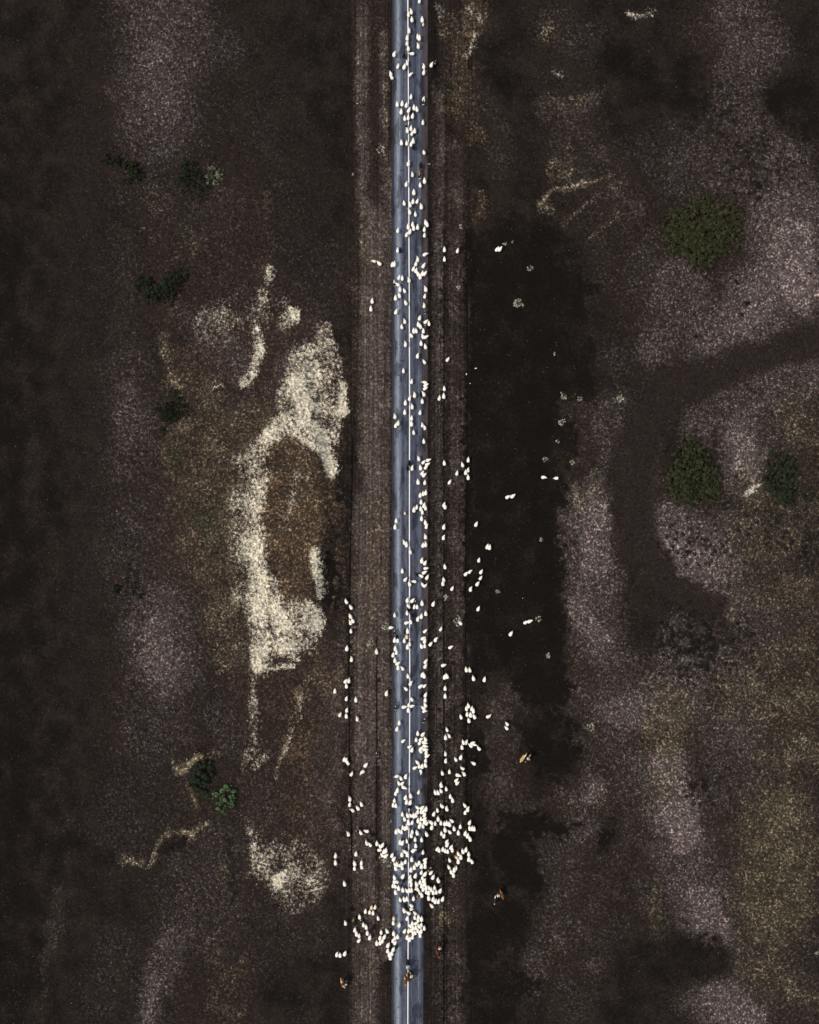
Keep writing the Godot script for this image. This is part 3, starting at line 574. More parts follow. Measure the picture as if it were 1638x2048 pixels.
	M.straw = cover([
		[-47.4, -27.4, -45.4, -22.4, 1.00, 0.5175], [-47.4, 50.6, -42.4, 48.8, 0.90, 0.9775], [-42.4, 48.8, -39.9, 48.1, 0.60, 0.575], [-40.9, 62.6, -43.4, 63.6, 0.60, 0.69], [-43.4, 63.6, -48.4, 64.4, 0.60, 0.9775], [-48.4, 64.4, -50.4, 66.6, 0.55, 0.9775],
		[-50.4, 66.6, -51.6, 71.1, 0.60, 0.92], [-57.6, 70.1, -53.6, 69.8, 0.70, 0.6325], [-51.9, 71.4, -54.4, 70.6, 0.50, 0.46], [26.6, -61.9, 28.6, -63.9, 0.60, 0.8625], [28.6, -63.9, 33.1, -66.4, 0.45, 0.8625], [33.1, -66.4, 40.3, -68.2, 0.45, 0.69],
		[26.6, -61.9, 28.1, -60.4, 1.10, 0.575], [30.6, -58.4, 34.6, -61.4, 0.45, 0.6325], [34.6, -61.4, 37.9, -63, 0.45, 0.5175], [36.6, -56.4, 41.6, -59, 0.45, 0.46], [28.9, -69.4, 33.1, -71.4, 1.20, 0.5175], [32.6, -74.4, 31.1, -69.4, 0.60, 0.4025],
		[6.6, 81.1, 7.1, 82.1, 1.00, 0.575], [8.9, 78.8, 9.3, 79.4, 0.50, 0.575], [-25.9, -86.4, -24.4, -84.4, 1.20, 0.2875], [32.1, -68.4, 30.1, -67.4, 0.90, 0.46], [-60.9, -85.4, -59.9, -83.4, 0.70, 0.575], [-67.9, -90.9, -67.3, -89.9, 0.60, 0.46],
		[-31.4, 33.6, -31.7, 45.6, 0.50, 0.75], [-21.1, 32.8, -22.9, 39.6, 0.45, 0.7], [-22.9, 39.6, -26.9, 53.6, 0.45, 0.6], [-31.9, 45.6, -33.4, 51.6, 0.60, 0.5], [5.7, -101.4, 6.5, -96.4, 0.90, 0.45], [12.1, -101.6, 13.7, -100.2, 1.20, 0.6],
		[13.3, -96.4, 12.1, -92.4, 0.60, 0.6], [10.6, -91.4, 12.6, -93.2, 0.50, 0.5], [8.1, -100.4, 10.1, -96.4, 1.20, 0.3], [-9.7, -61.4, -9.5, -48.4, 0.50, 0.4], [-5.4, -96.4, -5.1, -70.4, 0.50, 0.3], [-10.7, -94.4, -10.7, -72.4, 0.40, 0.25],
		[-31.9, 61.6, -29.9, 66.6, 0.60, 0.3], [-36.9, 18.6, -37.4, 29.6, 1.80, 0.3], [37.6, -4.9, 33.1, -3.4, 0.60, 0.4], [32.6, -6.4, 34.1, -2.4, 0.70, 0.5], [33.1, 6.6, 33.1, 15.6, 0.80, 0.3], [36.1, 43.1, 35.6, 42.6, 0.70, 0.5],
		[28.1, -58.4, 23.1, -57.4, 0.30, 0.3], [27.1, -96.4, 33.1, -94.9, 0.60, 0.3], [32.1, -48.4, 34.1, -46.4, 0.40, 0.2], [-49.9, -32.4, -45.9, -24.4, 0.60, 0.4], [-45.9, -24.4, -44.4, -22.4, 0.40, 0.5], [-33.9, 15.6, -34.9, 25.6, 1.20, 0.3]])
	fill(M.pale, [Vector2(-22.6, -30.1), Vector2(-19.5, -31), Vector2(-18.6, -25.7), Vector2(-20.8, -21.3), Vector2(-19.9, -17.8), Vector2(-16.4, -14.3), Vector2(-15.1, -11.6), Vector2(-14.2, -8.6), Vector2(-16, -7), Vector2(-17.3, -10.8), Vector2(-19.9, -13), Vector2(-22.1, -15.6), Vector2(-24.3, -16), Vector2(-26.5, -18.7), Vector2(-23, -21.3), Vector2(-24.3, -24.8)], 0.8)
	fill(M.pale, [Vector2(-19.5, -32.7), Vector2(-16.4, -33.2), Vector2(-14.5, -30.1), Vector2(-13.8, -27.9), Vector2(-14.7, -23.9), Vector2(-14.2, -17.8), Vector2(-14, -13.4), Vector2(-16.4, -14.3), Vector2(-19.9, -17.8), Vector2(-20.6, -21.3), Vector2(-18.6, -25.7)], 0.45)
	fill(M.pale, [Vector2(-13.8, -27.5), Vector2(-12.7, -24.8), Vector2(-12.5, -21.3), Vector2(-13.8, -19.1), Vector2(-14.7, -19.5), Vector2(-14.5, -23.9)], 0.95)
	fill(M.pale, [Vector2(-31.8, -39.8), Vector2(-29.6, -35.4), Vector2(-30.1, -32.3), Vector2(-31.4, -28.8), Vector2(-33.1, -25.3), Vector2(-35.3, -26.1), Vector2(-33.1, -28.3), Vector2(-32.3, -32.3), Vector2(-32.7, -37.1)], 0.5)
	fill(M.pale, [Vector2(-24.7, -41.9), Vector2(-21.9, -41.1), Vector2(-22.4, -38.2), Vector2(-24.5, -39.1)], 0.7)
	fill(M.pale, [Vector2(-21.9, 16.6), Vector2(-18.6, 18.8), Vector2(-17.5, 21.1), Vector2(-17.7, 23.5), Vector2(-19.9, 27.1), Vector2(-22.1, 27.9), Vector2(-22.1, 29.7), Vector2(-26.3, 27.6), Vector2(-21.9, 20.6)], 0.62)
	fill(M.tan, [Vector2(-28.7, -12.1), Vector2(-26.1, -16.9), Vector2(-23, -17.3), Vector2(-19.9, -12.5), Vector2(-17.3, -10.3), Vector2(-15.8, -7.2), Vector2(-16, -0.6), Vector2(-17.3, 6.4), Vector2(-18.6, 6.8), Vector2(-19.9, 12.1), Vector2(-26.1, 13), Vector2(-28.7, 10.3), Vector2(-30.1, 5.1), Vector2(-30.5, -2.8), Vector2(-30.1, -7.2)], 0.74)
	fill(M.earth, [Vector2(-46.3, -33.6), Vector2(-39.3, -36.7), Vector2(-32.3, -34.5), Vector2(-33.1, -27.9), Vector2(-39.3, -26.1), Vector2(-44.6, -25.3), Vector2(-48.1, -30.5)], 0.85)
	fill(M.earth, [Vector2(-34.9, -40.4), Vector2(-12.9, -38.4), Vector2(-11.9, -2.4), Vector2(-17.9, 32.6), Vector2(-31.9, 33.6), Vector2(-37.9, 27.6), Vector2(-51.9, 12.6), Vector2(-48.9, -22.4), Vector2(-41.9, -40.4)], 0.75)
	fill(M.dark, [Vector2(11.5, -56.9), Vector2(18.1, -55.4), Vector2(26.1, -55.4), Vector2(28.1, -48.4), Vector2(35.1, -44.4), Vector2(31.1, -38.4), Vector2(33.1, -30.4), Vector2(36.1, -26.4), Vector2(30.1, -22.4), Vector2(28.1, -12.4), Vector2(31.1, -6.4), Vector2(29.1, -2.4), Vector2(30.6, 7.6), Vector2(30.1, 16.6), Vector2(25.1, 26.6), Vector2(30.1, 30.6), Vector2(29.1, 36.6), Vector2(23.1, 36.6), Vector2(18.1, 30.6), Vector2(11.5, 32.6)], 0.78)

func bytes_of(w: int, h: int, freq: float, sd: int, oct := 3, kind := FastNoiseLite.TYPE_SIMPLEX_SMOOTH) -> PackedByteArray:
	var f := FastNoiseLite.new()
	f.noise_type = kind
	f.seed = sd
	f.frequency = freq
	f.fractal_octaves = oct
	return f.get_image(w, h).get_data()

func ground_textures() -> Array:
	var W := 1800
	var Hh := 2048
	var px := 184.0 / W
	var pz := 224.0 / Hh
	var N := 512
	var wa := bytes_of(N, N, 0.012, 11)
	var wb := bytes_of(N, N, 0.012, 12)
	var clump := bytes_of(N, N, 0.11, 13, 2)
	var broad := bytes_of(N, N, 0.03, 14, 3)
	var streak := bytes_of(N, N, 0.05, 15, 3)
	var ga := bytes_of(N, N, 0.47, 16, 1, FastNoiseLite.TYPE_VALUE)
	var gb := bytes_of(431, 431, 0.4, 17, 1, FastNoiseLite.TYPE_VALUE)
	var hue := bytes_of(431, 431, 0.22, 18, 2)
	var out := PackedByteArray()
	out.resize(W * Hh * 3)
	var hgt := PackedByteArray()
	hgt.resize(W * Hh)
	var pale: PackedFloat32Array = M.pale
	var tan: PackedFloat32Array = M.tan
	var olive: PackedFloat32Array = M.olive
	var pink: PackedFloat32Array = M.pink
	var verge: PackedFloat32Array = M.verge
	var dark: PackedFloat32Array = M.dark
	var moss: PackedFloat32Array = M.moss
	var straw: PackedFloat32Array = M.straw
	var earth: PackedFloat32Array = M.earth
	var bare: PackedFloat32Array = M.bare
	var o := 0
	for y in Hh:
		var z := GZ + y * pz
		var ruts := [6.9 if z > -57.0 else 999.0, 11.45 - 0.15 * sin(z * 0.06) if z > -57.0 and z < 60.0 else 999.0, -11.75 - 0.5 * sin(z * 0.05) if z > -15.0 and z < 72.0 else 999.0, -6.6 if z > 25.0 and z < 70.0 else 999.0]
		for x in W:
			var u := (y & 511) * 512 + (x & 511)
			var u3 := ((y >> 1) & 511) * 512 + ((x >> 1) & 511)
			var u4 := (y % 431) * 431 + x % 431
			var mx := GX + x * px
			var j := rng.randi()
			var w0 := (j & 255) * 0.00392
			var w1 := ((j >> 8) & 255) * 0.00392
			var w2 := ((j >> 16) & 255) * 0.00392
			var w3 := ((j >> 24) & 255) * 0.00392
			var gx := (x * px + (wa[u] - 128) * 0.009 + (wb[u3] - 128) * 0.006 + (w0 - 0.5) * 1.0) / CELL
			var gz := (y * pz + (wb[u] - 128) * 0.009 + (wa[u3] - 128) * 0.006 + (w1 - 0.5) * 1.0) / CELL
			if mx > -12.5 and mx < 11.6: gx = (x * px + (w0 - 0.5) * 0.5) / CELL
			var g := clampi(int(gz), 0, GH - 1) * GW + clampi(int(gx), 0, GW - 1)
			var gp := clampi(int((y * pz + (wb[u3] - 128) * 0.008 + (clump[u4 & 262143] - 128) * 0.004 + (w1 - 0.5) * 0.5) / CELL), 0, GH - 1) * GW + clampi(int((x * px + (wa[u3] - 128) * 0.008 + (clump[u] - 128) * 0.004 + (w0 - 0.5) * 0.5) / CELL), 0, GW - 1)
			var cl := clump[u] * 0.00392 - 0.5
			var br := broad[u3] * 0.00392 - 0.5
			var r := clampf(0.5 + (w2 - 0.5) * 0.75 + cl * 0.55 + br * 0.7, 0.02, 0.98)
			var gg := clampf(((ga[u] + gb[u4]) * 0.00196 - 0.5) * 1.6 + 0.5, 0.0, 1.0)
			var g4 := gg * gg * gg * gg
			var hu := hue[u4] * 0.00392 - 0.5
			var cr := 34.0
			var cg := 28.5
			var cb := 26.3
			var hh := 80.0
			var v := 0.72 + 0.42 * gg + 0.45 * br
			if w0 > 0.988: v += 2.4 * w1 * w1
			cr *= v
			cg *= v
			cb *= v
			var m := 0.0
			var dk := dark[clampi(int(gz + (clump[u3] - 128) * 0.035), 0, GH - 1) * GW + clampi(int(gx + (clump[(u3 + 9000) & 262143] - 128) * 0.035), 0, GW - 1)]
			m = earth[g]
			if dk > 0.4: m *= 1.0 - dk * 0.85
			if m > 0.03:
				m = clampf((m - r) * 1.8 + 0.4, 0.0, 1.0)
				v = 0.62 + 0.5 * gg + 0.5 * g4
				cr += (57.5 * v - cr) * m
				cg += (47 * v - cg) * m
				cb += (42 * v - cb) * m
				hh += 10.0 * m
			m = verge[g]
			if m > 0.03:
				m = clampf((m - r) * 1.8 + 0.4, 0.0, 1.0)
				v = 0.7 + 0.42 * gg + 0.5 * g4
				cr += (76 * v - cr) * m
				cg += (68 * v - cg) * m
				cb += (64 * v - cb) * m
				hh += 15.0 * m
			m = tan[g]
			if m > 0.03:
				m = clampf((m - r) * 2.2 + 0.4, 0.0, 1.0)
				v = 0.58 + 0.5 * gg + 0.9 * g4
				cr += (79 * v - cr) * m
				cg += (66 * v - cg) * m
				cb += (53 * v - cb) * m
				hh += 15.0 * m
			m = pink[g]
			if dk > 0.4: m *= 1.0 - dk * 0.85
			if m > 0.03:
				m = clampf((m - r - cl * 0.35) * 2.3 + 0.42, 0.0, 1.0)
				v = (0.6 + 0.46 * gg + 0.85 * g4) * (0.6 + 0.68 * pink[g]) * (1.0 + 0.5 * br + 0.35 * cl)
				cr += (79 * v - cr) * m
				cg += (71 * v - cg) * m
				cb += (69.5 * v - cb) * m
				hh += 40.0 * m
			m = olive[g]
			if m > 0.03:
				m = clampf((m - r) * 1.8 + 0.4, 0.0, 1.0)
				v = 0.55 + 0.5 * gg + 0.9 * g4
				cr += (79 * v - cr) * m
				cg += (72 * v - cg) * m
				cb += (59 * v - cb) * m
				hh += 40.0 * m
			m = straw[g]
			if m > 0.03:
				m = clampf((m - r) * 2.2 + 0.4, 0.0, 1.0)
				v = 0.5 + 0.6 * gg + 0.7 * g4
				cr += (122 * v - cr) * m
				cg += (112 * v - cg) * m
				cb += (93 * v - cb) * m
				hh += 40.0 * m
			m = moss[g]
			if m > 0.03:
				m = clampf((m - r) * 2.0 + 0.4, 0.0, 1.0)
				v = 0.6 + 0.6 * gg + 0.5 * g4
				cr += (42 * v - cr) * m
				cg += (46 * v - cg) * m
				cb += (34 * v - cb) * m
				hh += 40.0 * m
			m = bare[g]
			if m > 0.03:
				m = clampf((m - r) * 2.2 + 0.4, 0.0, 1.0)
				v = 0.78 + 0.4 * gg
				if w0 > 0.986: v += 2.0 * w1 * w1
				cr += (37.5 * v - cr) * m
				cg += (31.5 * v - cg) * m
				cb += (29.5 * v - cb) * m
				hh += -10.0 * m
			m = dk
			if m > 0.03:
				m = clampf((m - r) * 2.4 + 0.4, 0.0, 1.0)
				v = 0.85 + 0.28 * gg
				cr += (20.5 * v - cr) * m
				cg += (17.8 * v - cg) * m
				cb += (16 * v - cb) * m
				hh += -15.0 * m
			m = pale[gp]
			if m > 0.03:
				m = clampf((m - r - cl * 0.35) * 1.9 + 0.46, 0.0, 1.0)
				v = 0.66 + 0.5 * gg
				cr += (212.0 * v - cr) * m
				cg += (204.0 * v - cg) * m
				cb += (184.0 * v - cb) * m
				hh += 70.0 * m
			v = 1.0
			if mx > -13.0 and mx < 13.0:
				v *= 1.0 + 0.62 * (streak[((y >> 5) & 511) * 512 + ((x * 6 + (wa[u] >> 5)) & 511)] * 0.00392 - 0.5)
				for q in ruts:
					if absf(mx - q + cl * 0.12) < 0.13:
						cr = 17.0; cg = 15.0; cb = 14.0
						v = 1.0
			hu *= 0.9
			out[o * 3] = clampi(int(cr * v * (1.0 + 0.2 * hu)), 0, 255)
			out[o * 3 + 1] = clampi(int(cg * v), 0, 255)
			out[o * 3 + 2] = clampi(int(cb * v * (1.0 - 0.5 * hu)), 0, 255)
			hgt[o] = clampi(int(hh + gg * 80.0), 0, 255)
			o += 1
	var img := Image.create_from_data(W, Hh, false, Image.FORMAT_RGB8, out)
	var nim := Image.create_from_data(W, Hh, false, Image.FORMAT_L8, hgt)
	nim.bump_map_to_normal_map(2.0)
	return [ImageTexture.create_from_image(img), ImageTexture.create_from_image(nim)]

func ground() -> void:
	var tex := ground_textures()
	var m := StandardMaterial3D.new()
	m.albedo_texture = tex[0]
	m.normal_enabled = true
	m.normal_texture = tex[1]
	m.normal_scale = 0.6
	m.roughness = 1.0
	m.metallic_specular = 0.15
	var xs := PackedFloat32Array()
	var x := -92.0
	while x < 92.01:
		xs.append(x)
		x += 0.11 if absf(x + 0.001) < 13.0 and absf(x) > 3.4 else 0.6
	xs[xs.size() - 1] = 92.0
	var nx := xs.size()
	var nz_ := 374
	var v := PackedVector3Array()
	var n := PackedVector3Array()
	var uv := PackedVector2Array()
	var idx := PackedInt32Array()
	for j in nz_:
		var z := -112.0 + 224.0 * j / (nz_ - 1)
		for i in nx:
			var fade := clampf(minf(92.0 - absf(xs[i]), 112.0 - absf(z)) / 6.0, 0.0, 1.0)
			v.append(Vector3(xs[i], lerpf(-0.9, land(xs[i], z), fade) if absf(xs[i]) > 5.0 else land(xs[i], z), z))
			uv.append(Vector2((xs[i] + 92.0) / 184.0, (z + 112.0) / 224.0))
	for j in nz_:
		for i in nx:
			var a := v[j * nx + maxi(i - 1, 0)]
			var b := v[j * nx + mini(i + 1, nx - 1)]
			var c := v[maxi(j - 1, 0) * nx + i]
			var d := v[mini(j + 1, nz_ - 1) * nx + i]
			n.append((d - c).cross(b - a).normalized())
	for j in nz_ - 1:
		for i in nx - 1:
			var q := j * nx + i
			idx.append_array([q, q + 1, q + nx, q + 1, q + nx + 1, q + nx])
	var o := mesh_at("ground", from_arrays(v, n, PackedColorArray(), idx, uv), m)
	tag(o, "dark heath and gravel ground on both sides of the road", "", "", "structure")
	# the moor beyond, as far as the horizon
	var f := FastNoiseLite.new()
	f.frequency = 0.02
	f.fractal_octaves = 5
	var nt := NoiseTexture2D.new()
	nt.width = 512
	nt.height = 512
	nt.seamless = true
	nt.noise = f
	var gr := Gradient.new()
	gr.colors = PackedColorArray([Color8(24, 21, 20), Color8(36, 31, 29), Color8(62, 54, 52)])
	gr.offsets = PackedFloat32Array([0.2, 0.55, 0.9])
	nt.color_ramp = gr
	var far := StandardMaterial3D.new()
	far.albedo_texture = nt
	far.uv1_triplanar = true
	far.uv1_world_triplanar = true
	far.uv1_scale = Vector3.ONE * 0.03
	far.roughness = 1.0
	far.metallic_specular = 0.15
	var st := SurfaceTool.new()
	st.begin(Mesh.PRIMITIVE_TRIANGLES)
	for r in [[-3000, -3000, 3000, -112], [-3000, 112, 3000, 3000], [-3000, -112, -92, 112], [92, -112, 3000, 112]]:
		for p in [[0, 1], [2, 1], [2, 3], [0, 1], [2, 3], [0, 3]]:
			st.set_normal(Vector3.UP)
			st.add_vertex(Vector3(r[p[0]], -0.9, r[p[1]]))
	tag(mesh_at("moorland", st.commit(), far), "dark moorland running on to the horizon", "", "", "structure")

const LZ: Array[float] = [-112.0, -102.4, -82.0, -62.0, -42.0, -22.0, 0.0, 18.0, 36.0, 50.0, 60.0, 70.0, 80.0, 88.0, 112.0]
const LX: Array[float] = [-0.36, -0.34, -0.22, -0.15, -0.05, 0.02, -0.02, 0.0, 0.05, 0.0, -0.1, -0.2, -0.23, -0.3, -0.37]

func line_x(z: float) -> float:
	for i in LZ.size() - 1:
		if z <= LZ[i + 1]: return lerpf(LX[i], LX[i + 1], smoothstep(LZ[i], LZ[i + 1], z) * 0.5 + 0.5 * (z - LZ[i]) / (LZ[i + 1] - LZ[i]))
	return LX[LX.size() - 1]

func road() -> void:
	var W := 256
	var Hh := 2048
	var lng := FastNoiseLite.new()
	lng.seed = 31
	lng.frequency = 0.02
	var sa := bytes_of(256, 2048, 0.05, 33, 3)
	var blot := bytes_of(256, 2048, 0.012, 34, 4)
	var out := PackedByteArray()
	out.resize(W * Hh * 3)
	var o := 0
	for y in Hh:
		var z := -112.0 + 224.0 * y / Hh
		for x in W:
			var mx := -3.62 + 7.24 * x / W
			var q := mx + lng.get_noise_2d(z * 0.5, 3.0) * 0.25
			var s := lng.get_noise_2d(mx * 240.0, z * 1.4) + 0.6 * lng.get_noise_2d(mx * 620.0 + 90.0, z * 3.0)
			# worn pale wheel tracks, darker oil-stained middles, newer dark strip along the right edge
			var t := 0.78 * exp(-pow((q + 2.25) / 0.6, 2.0)) + 0.24 * exp(-pow((q + 0.75) / 0.35, 2.0)) + 0.12 * exp(-pow((q - 0.6) / 0.35, 2.0)) + 0.34 * exp(-pow((q - 1.9) / 0.4, 2.0))
			var b := (blot[o] - 128) / 128.0
			t += s * 0.24 + b * 0.11 + (sa[o] - 128) / 128.0 * 0.14
			var cr := 56.0 + 84.0 * t
			var cg := 60.0 + 90.0 * t
			var cb := 75.0 + 86.0 * t
			if mx > 2.42 + 0.03 * s and z < 62.0 + b * 20.0:
				cr = 60.0 + 20.0 * (s * 0.5 + b); cg = 54.0 + 18.0 * (s * 0.5 + b); cb = 59.0 + 20.0 * (s * 0.5 + b)
			elif mx > 2.75 + 0.08 * s:
				cr = 40.0; cg = 37.0; cb = 40.0
			elif mx < -3.15 + 0.1 * s:
				cr = 47.0 + 14.0 * s; cg = 45.0 + 14.0 * s; cb = 55.0 + 14.0 * s
			var v := 0.82 + 0.36 * rng.randf()
			if b < -0.42: v *= 0.75
			out[o * 3] = clampi(int(cr * v), 0, 255)
			out[o * 3 + 1] = clampi(int(cg * v), 0, 255)
			out[o * 3 + 2] = clampi(int(cb * v), 0, 255)
			o += 1
	var img := Image.create_from_data(W, Hh, false, Image.FORMAT_RGB8, out)
	# short dark cracks across the left track
	for c in [[-2.05, -68.3, 1.0], [-1.95, -30.2, 1.0], [1.3, -52.6, 0.3], [0.35, 26.0, 0.6], [-1.0, 52.0, 0.5]]:
		var cx := int((c[0] + 3.62) / 7.24 * W)
		var cy := int((c[1] + 112.0) / 224.0 * Hh)
		for i in int(c[2] / 7.24 * W): img.fill_rect(Rect2i(cx + i, cy + (i * 7 % 3) / 2 - int(i * 0.04), 1, 1), Color8(22, 22, 26))
	# droppings and tar spots
	for i in 260:
		var cx := rng.randi_range(8, 246)
		var cy := rng.randi_range(0, Hh - 4)
		img.fill_rect(Rect2i(cx, cy, rng.randi_range(3, 9), rng.randi_range(1, 2)), Color8(34, 32, 36))
	var m := StandardMaterial3D.new()
	m.albedo_texture = ImageTexture.create_from_image(img)
	m.roughness = 0.85
	m.metallic_specular = 0.3
	var v := PackedVector3Array()
	var n := PackedVector3Array()
	var uv := PackedVector2Array()
	var idx := PackedInt32Array()
	var k := 449
	for j in k:
		var z := -112.0 + 224.0 * j / (k - 1)
		var l := -3.52 + 0.14 * nz.get_noise_2d(z * 1.1, 50.0) + 0.05 * nz.get_noise_2d(z * 9.0, 51.0)
		var r := (3.6 if z < 50.0 else lerpf(3.6, 2.75, smoothstep(50.0, 72.0, z))) + 0.08 * nz.get_noise_2d(z * 1.3, 60.0) + 0.05 * nz.get_noise_2d(z * 9.0, 61.0)
		for p in [[l - 0.12, -0.16], [l, 0.0], [line_x(z), 0.035], [r, 0.0], [r + 0.12, -0.2]]:
			v.append(Vector3(p[0], p[1], z))
			n.append(Vector3.UP)
			uv.append(Vector2((p[0] + 3.62) / 7.24, (z + 112.0) / 224.0))
		if j:
			for i in 4:
				var q := (j - 1) * 5 + i
				idx.append_array([q, q + 1, q + 5, q + 1, q + 6, q + 5])
	tag(mesh_at("road", from_arrays(v, n, PackedColorArray(), idx, uv), m), "narrow grey asphalt road with pale wheel tracks", "", "", "structure")
	# far ends of the road, out of the picture
	var far := StandardMaterial3D.new()
	far.albedo_color = Color8(66, 67, 80)
	far.roughness = 0.9
	for e in [-1.0, 1.0]:
		var b := BoxMesh.new()
		b.size = Vector3(6.9, 0.9, 2600.0)
		var far_road := mesh_at("road", b, far)
		far_road.position = Vector3(0, -0.45, e * 1412.0)
		tag(far_road, "the asphalt road running on across the moor", "", "", "structure")
	# solid white centre line
	var pm := StandardMaterial3D.new()
	pm.vertex_color_use_as_albedo = true
	pm.roughness = 0.7
	v = PackedVector3Array()
	n = PackedVector3Array()
	idx = PackedInt32Array()
	var cols := PackedColorArray()
	for j in k:
		var z := -112.0 + 224.0 * j / (k - 1)
		var x := line_x(z)
		var w := 0.102 + 0.012 * nz.get_noise_2d(z * 5.0, 80.0)
		var wear := 0.74 + 0.1 * nz.get_noise_2d(z * 2.0, 90.0)
		for s in [-1.0, 0.0, 1.0]:
			v.append(Vector3(x + s * w, 0.041, z))
			n.append(Vector3.UP)
			cols.append(Color(wear, wear, wear * 1.0))
		if j:
			for i in 2:
				var q := (j - 1) * 3 + i
				idx.append_array([q, q + 1, q + 3, q + 1, q + 4, q + 3])
	tag(mesh_at("centre_line", from_arrays(v, n, cols, idx), pm), "solid white line painted along the middle of the road", "", "", "structure")

func at_cover(m: PackedFloat32Array, x: float, z: float) -> float:
	return m[clampi(int((z - GZ) / CELL), 0, GH - 1) * GW + clampi(int((x - GX) / CELL), 0, GW - 1)]

func scatter(called: String, label: String, mesh: Mesh, mat: Material, spots: Array, cols: Array) -> void:
	var mm := MultiMesh.new()
	mm.transform_format = MultiMesh.TRANSFORM_3D
	mm.use_colors = cols.size() > 0
	mm.mesh = mesh
	mm.instance_count = spots.size()
	for i in spots.size():
		mm.set_instance_transform(i, spots[i])
		if cols.size(): mm.set_instance_color(i, cols[i])
	var o := MultiMeshInstance3D.new()
	o.name = called
	o.multimesh = mm
	o.material_override = mat
	add_child(o)
	tag(o, label, "", "", "stuff")

func pose(x: float, z: float, sx: float, sy: float, sink := 0.02) -> Transform3D:
	return Transform3D(Basis(Vector3.UP, rng.randf() * TAU).scaled(Vector3(sx, sy, sx)), on_land(x, z) - Vector3(0, sink, 0))

func stone_mesh(sd: int) -> ArrayMesh:
	var s := SphereMesh.new()
	s.radius = 0.5
	s.height = 1.0
	s.radial_segments = 7
	s.rings = 4
	var arr := s.get_mesh_arrays()
	var v: PackedVector3Array = arr[Mesh.ARRAY_VERTEX]
	for i in v.size():
		v[i] *= 1.0 + 0.9 * nz.get_noise_3d(v[i].x * 60.0 + sd * 31.0, v[i].y * 60.0, v[i].z * 60.0)
		v[i].y *= 0.7
	arr[Mesh.ARRAY_VERTEX] = v
	arr[Mesh.ARRAY_COLOR] = null
	var m := ArrayMesh.new()
	m.add_surface_from_arrays(Mesh.PRIMITIVE_TRIANGLES, arr)
	return m

func ground_cover() -> void:
	var v := PackedVector3Array()
	var n := PackedVector3Array()
	var c := PackedColorArray()
	blades(v, n, c, Vector3.ZERO, 0.3, 0.22, 7, Color.WHITE, Color(0.8, 0.8, 0.8))
	var tuft := from_arrays(v, n, c, PackedInt32Array())
	var spots := []
	var cols := []
	var dry := []
	var dryc := []
	var peb := []
	var pebc := []
	for i in 260000:
		var x := rng.randf_range(-88.0, 88.0)
		var z := rng.randf_range(-108.0, 108.0)
		if absf(x) < 4.0: continue
		var w := Vector2(nz.get_noise_2d(x * 4.0, z * 4.0), nz.get_noise_2d(x * 4.0 + 99.0, z * 4.0)) * 1.5
		var xx := x + w.x
		var zz := z + w.y
		var r := rng.randf()
		var s := rng.randf_range(0.22, 0.6)
		if at_cover(M.pale, xx, zz) > r + 0.15:
			if r < 0.5 and peb.size() < 16000:
				peb.append(pose(x, z, rng.randf_range(0.06, 0.2), rng.randf_range(0.06, 0.16), 0.0))
				var t := rng.randf_range(0.14, 0.5)
				pebc.append(Color(t, t * 0.93, t * 0.78))
			continue
		var dk := at_cover(M.dark, xx, zz)
		var k := at_cover(M.pink, xx, zz) * 1.1 - dk
		if k > r * 1.25 and spots.size() < 42000:
			var t := 0.02 + 0.05 * rng.randf() + 0.2 * pow(rng.randf(), 8.0)
			spots.append(pose(x, z, s, s * 0.8))
			var hu := rng.randf_range(-0.2, 0.2)
			cols.append(Color(t * (1.0 + hu * 0.3), t * 0.88, t * (0.84 - hu)))
		elif at_cover(M.olive, xx, zz) > r * 1.3 and dry.size() < 30000:
			var t := 0.03 + 0.07 * rng.randf() + 0.15 * pow(rng.randf(), 6.0)
			dry.append(pose(x, z, s, s))
			dryc.append(Color(t, t * 0.88, t * 0.58))
		elif r > 0.985:
			var t := rng.randf_range(0.06, 0.22)
			peb.append(pose(x, z, rng.randf_range(0.05, 0.16), rng.randf_range(0.05, 0.13), 0.0))
			pebc.append(Color(t, t * 0.93, t * 0.93))
	scatter("heath_tufts", "short pinkish grey heath plants growing over the dark soil", tuft, M.leaf, spots, cols)
	scatter("dry_grass", "dry olive grass growing in patches on the moor", tuft, M.leaf, dry, dryc)
	scatter("pebbles", "pale pebbles lying on the gravel and the bare soil", stone_mesh(1), M.stone, peb, pebc)

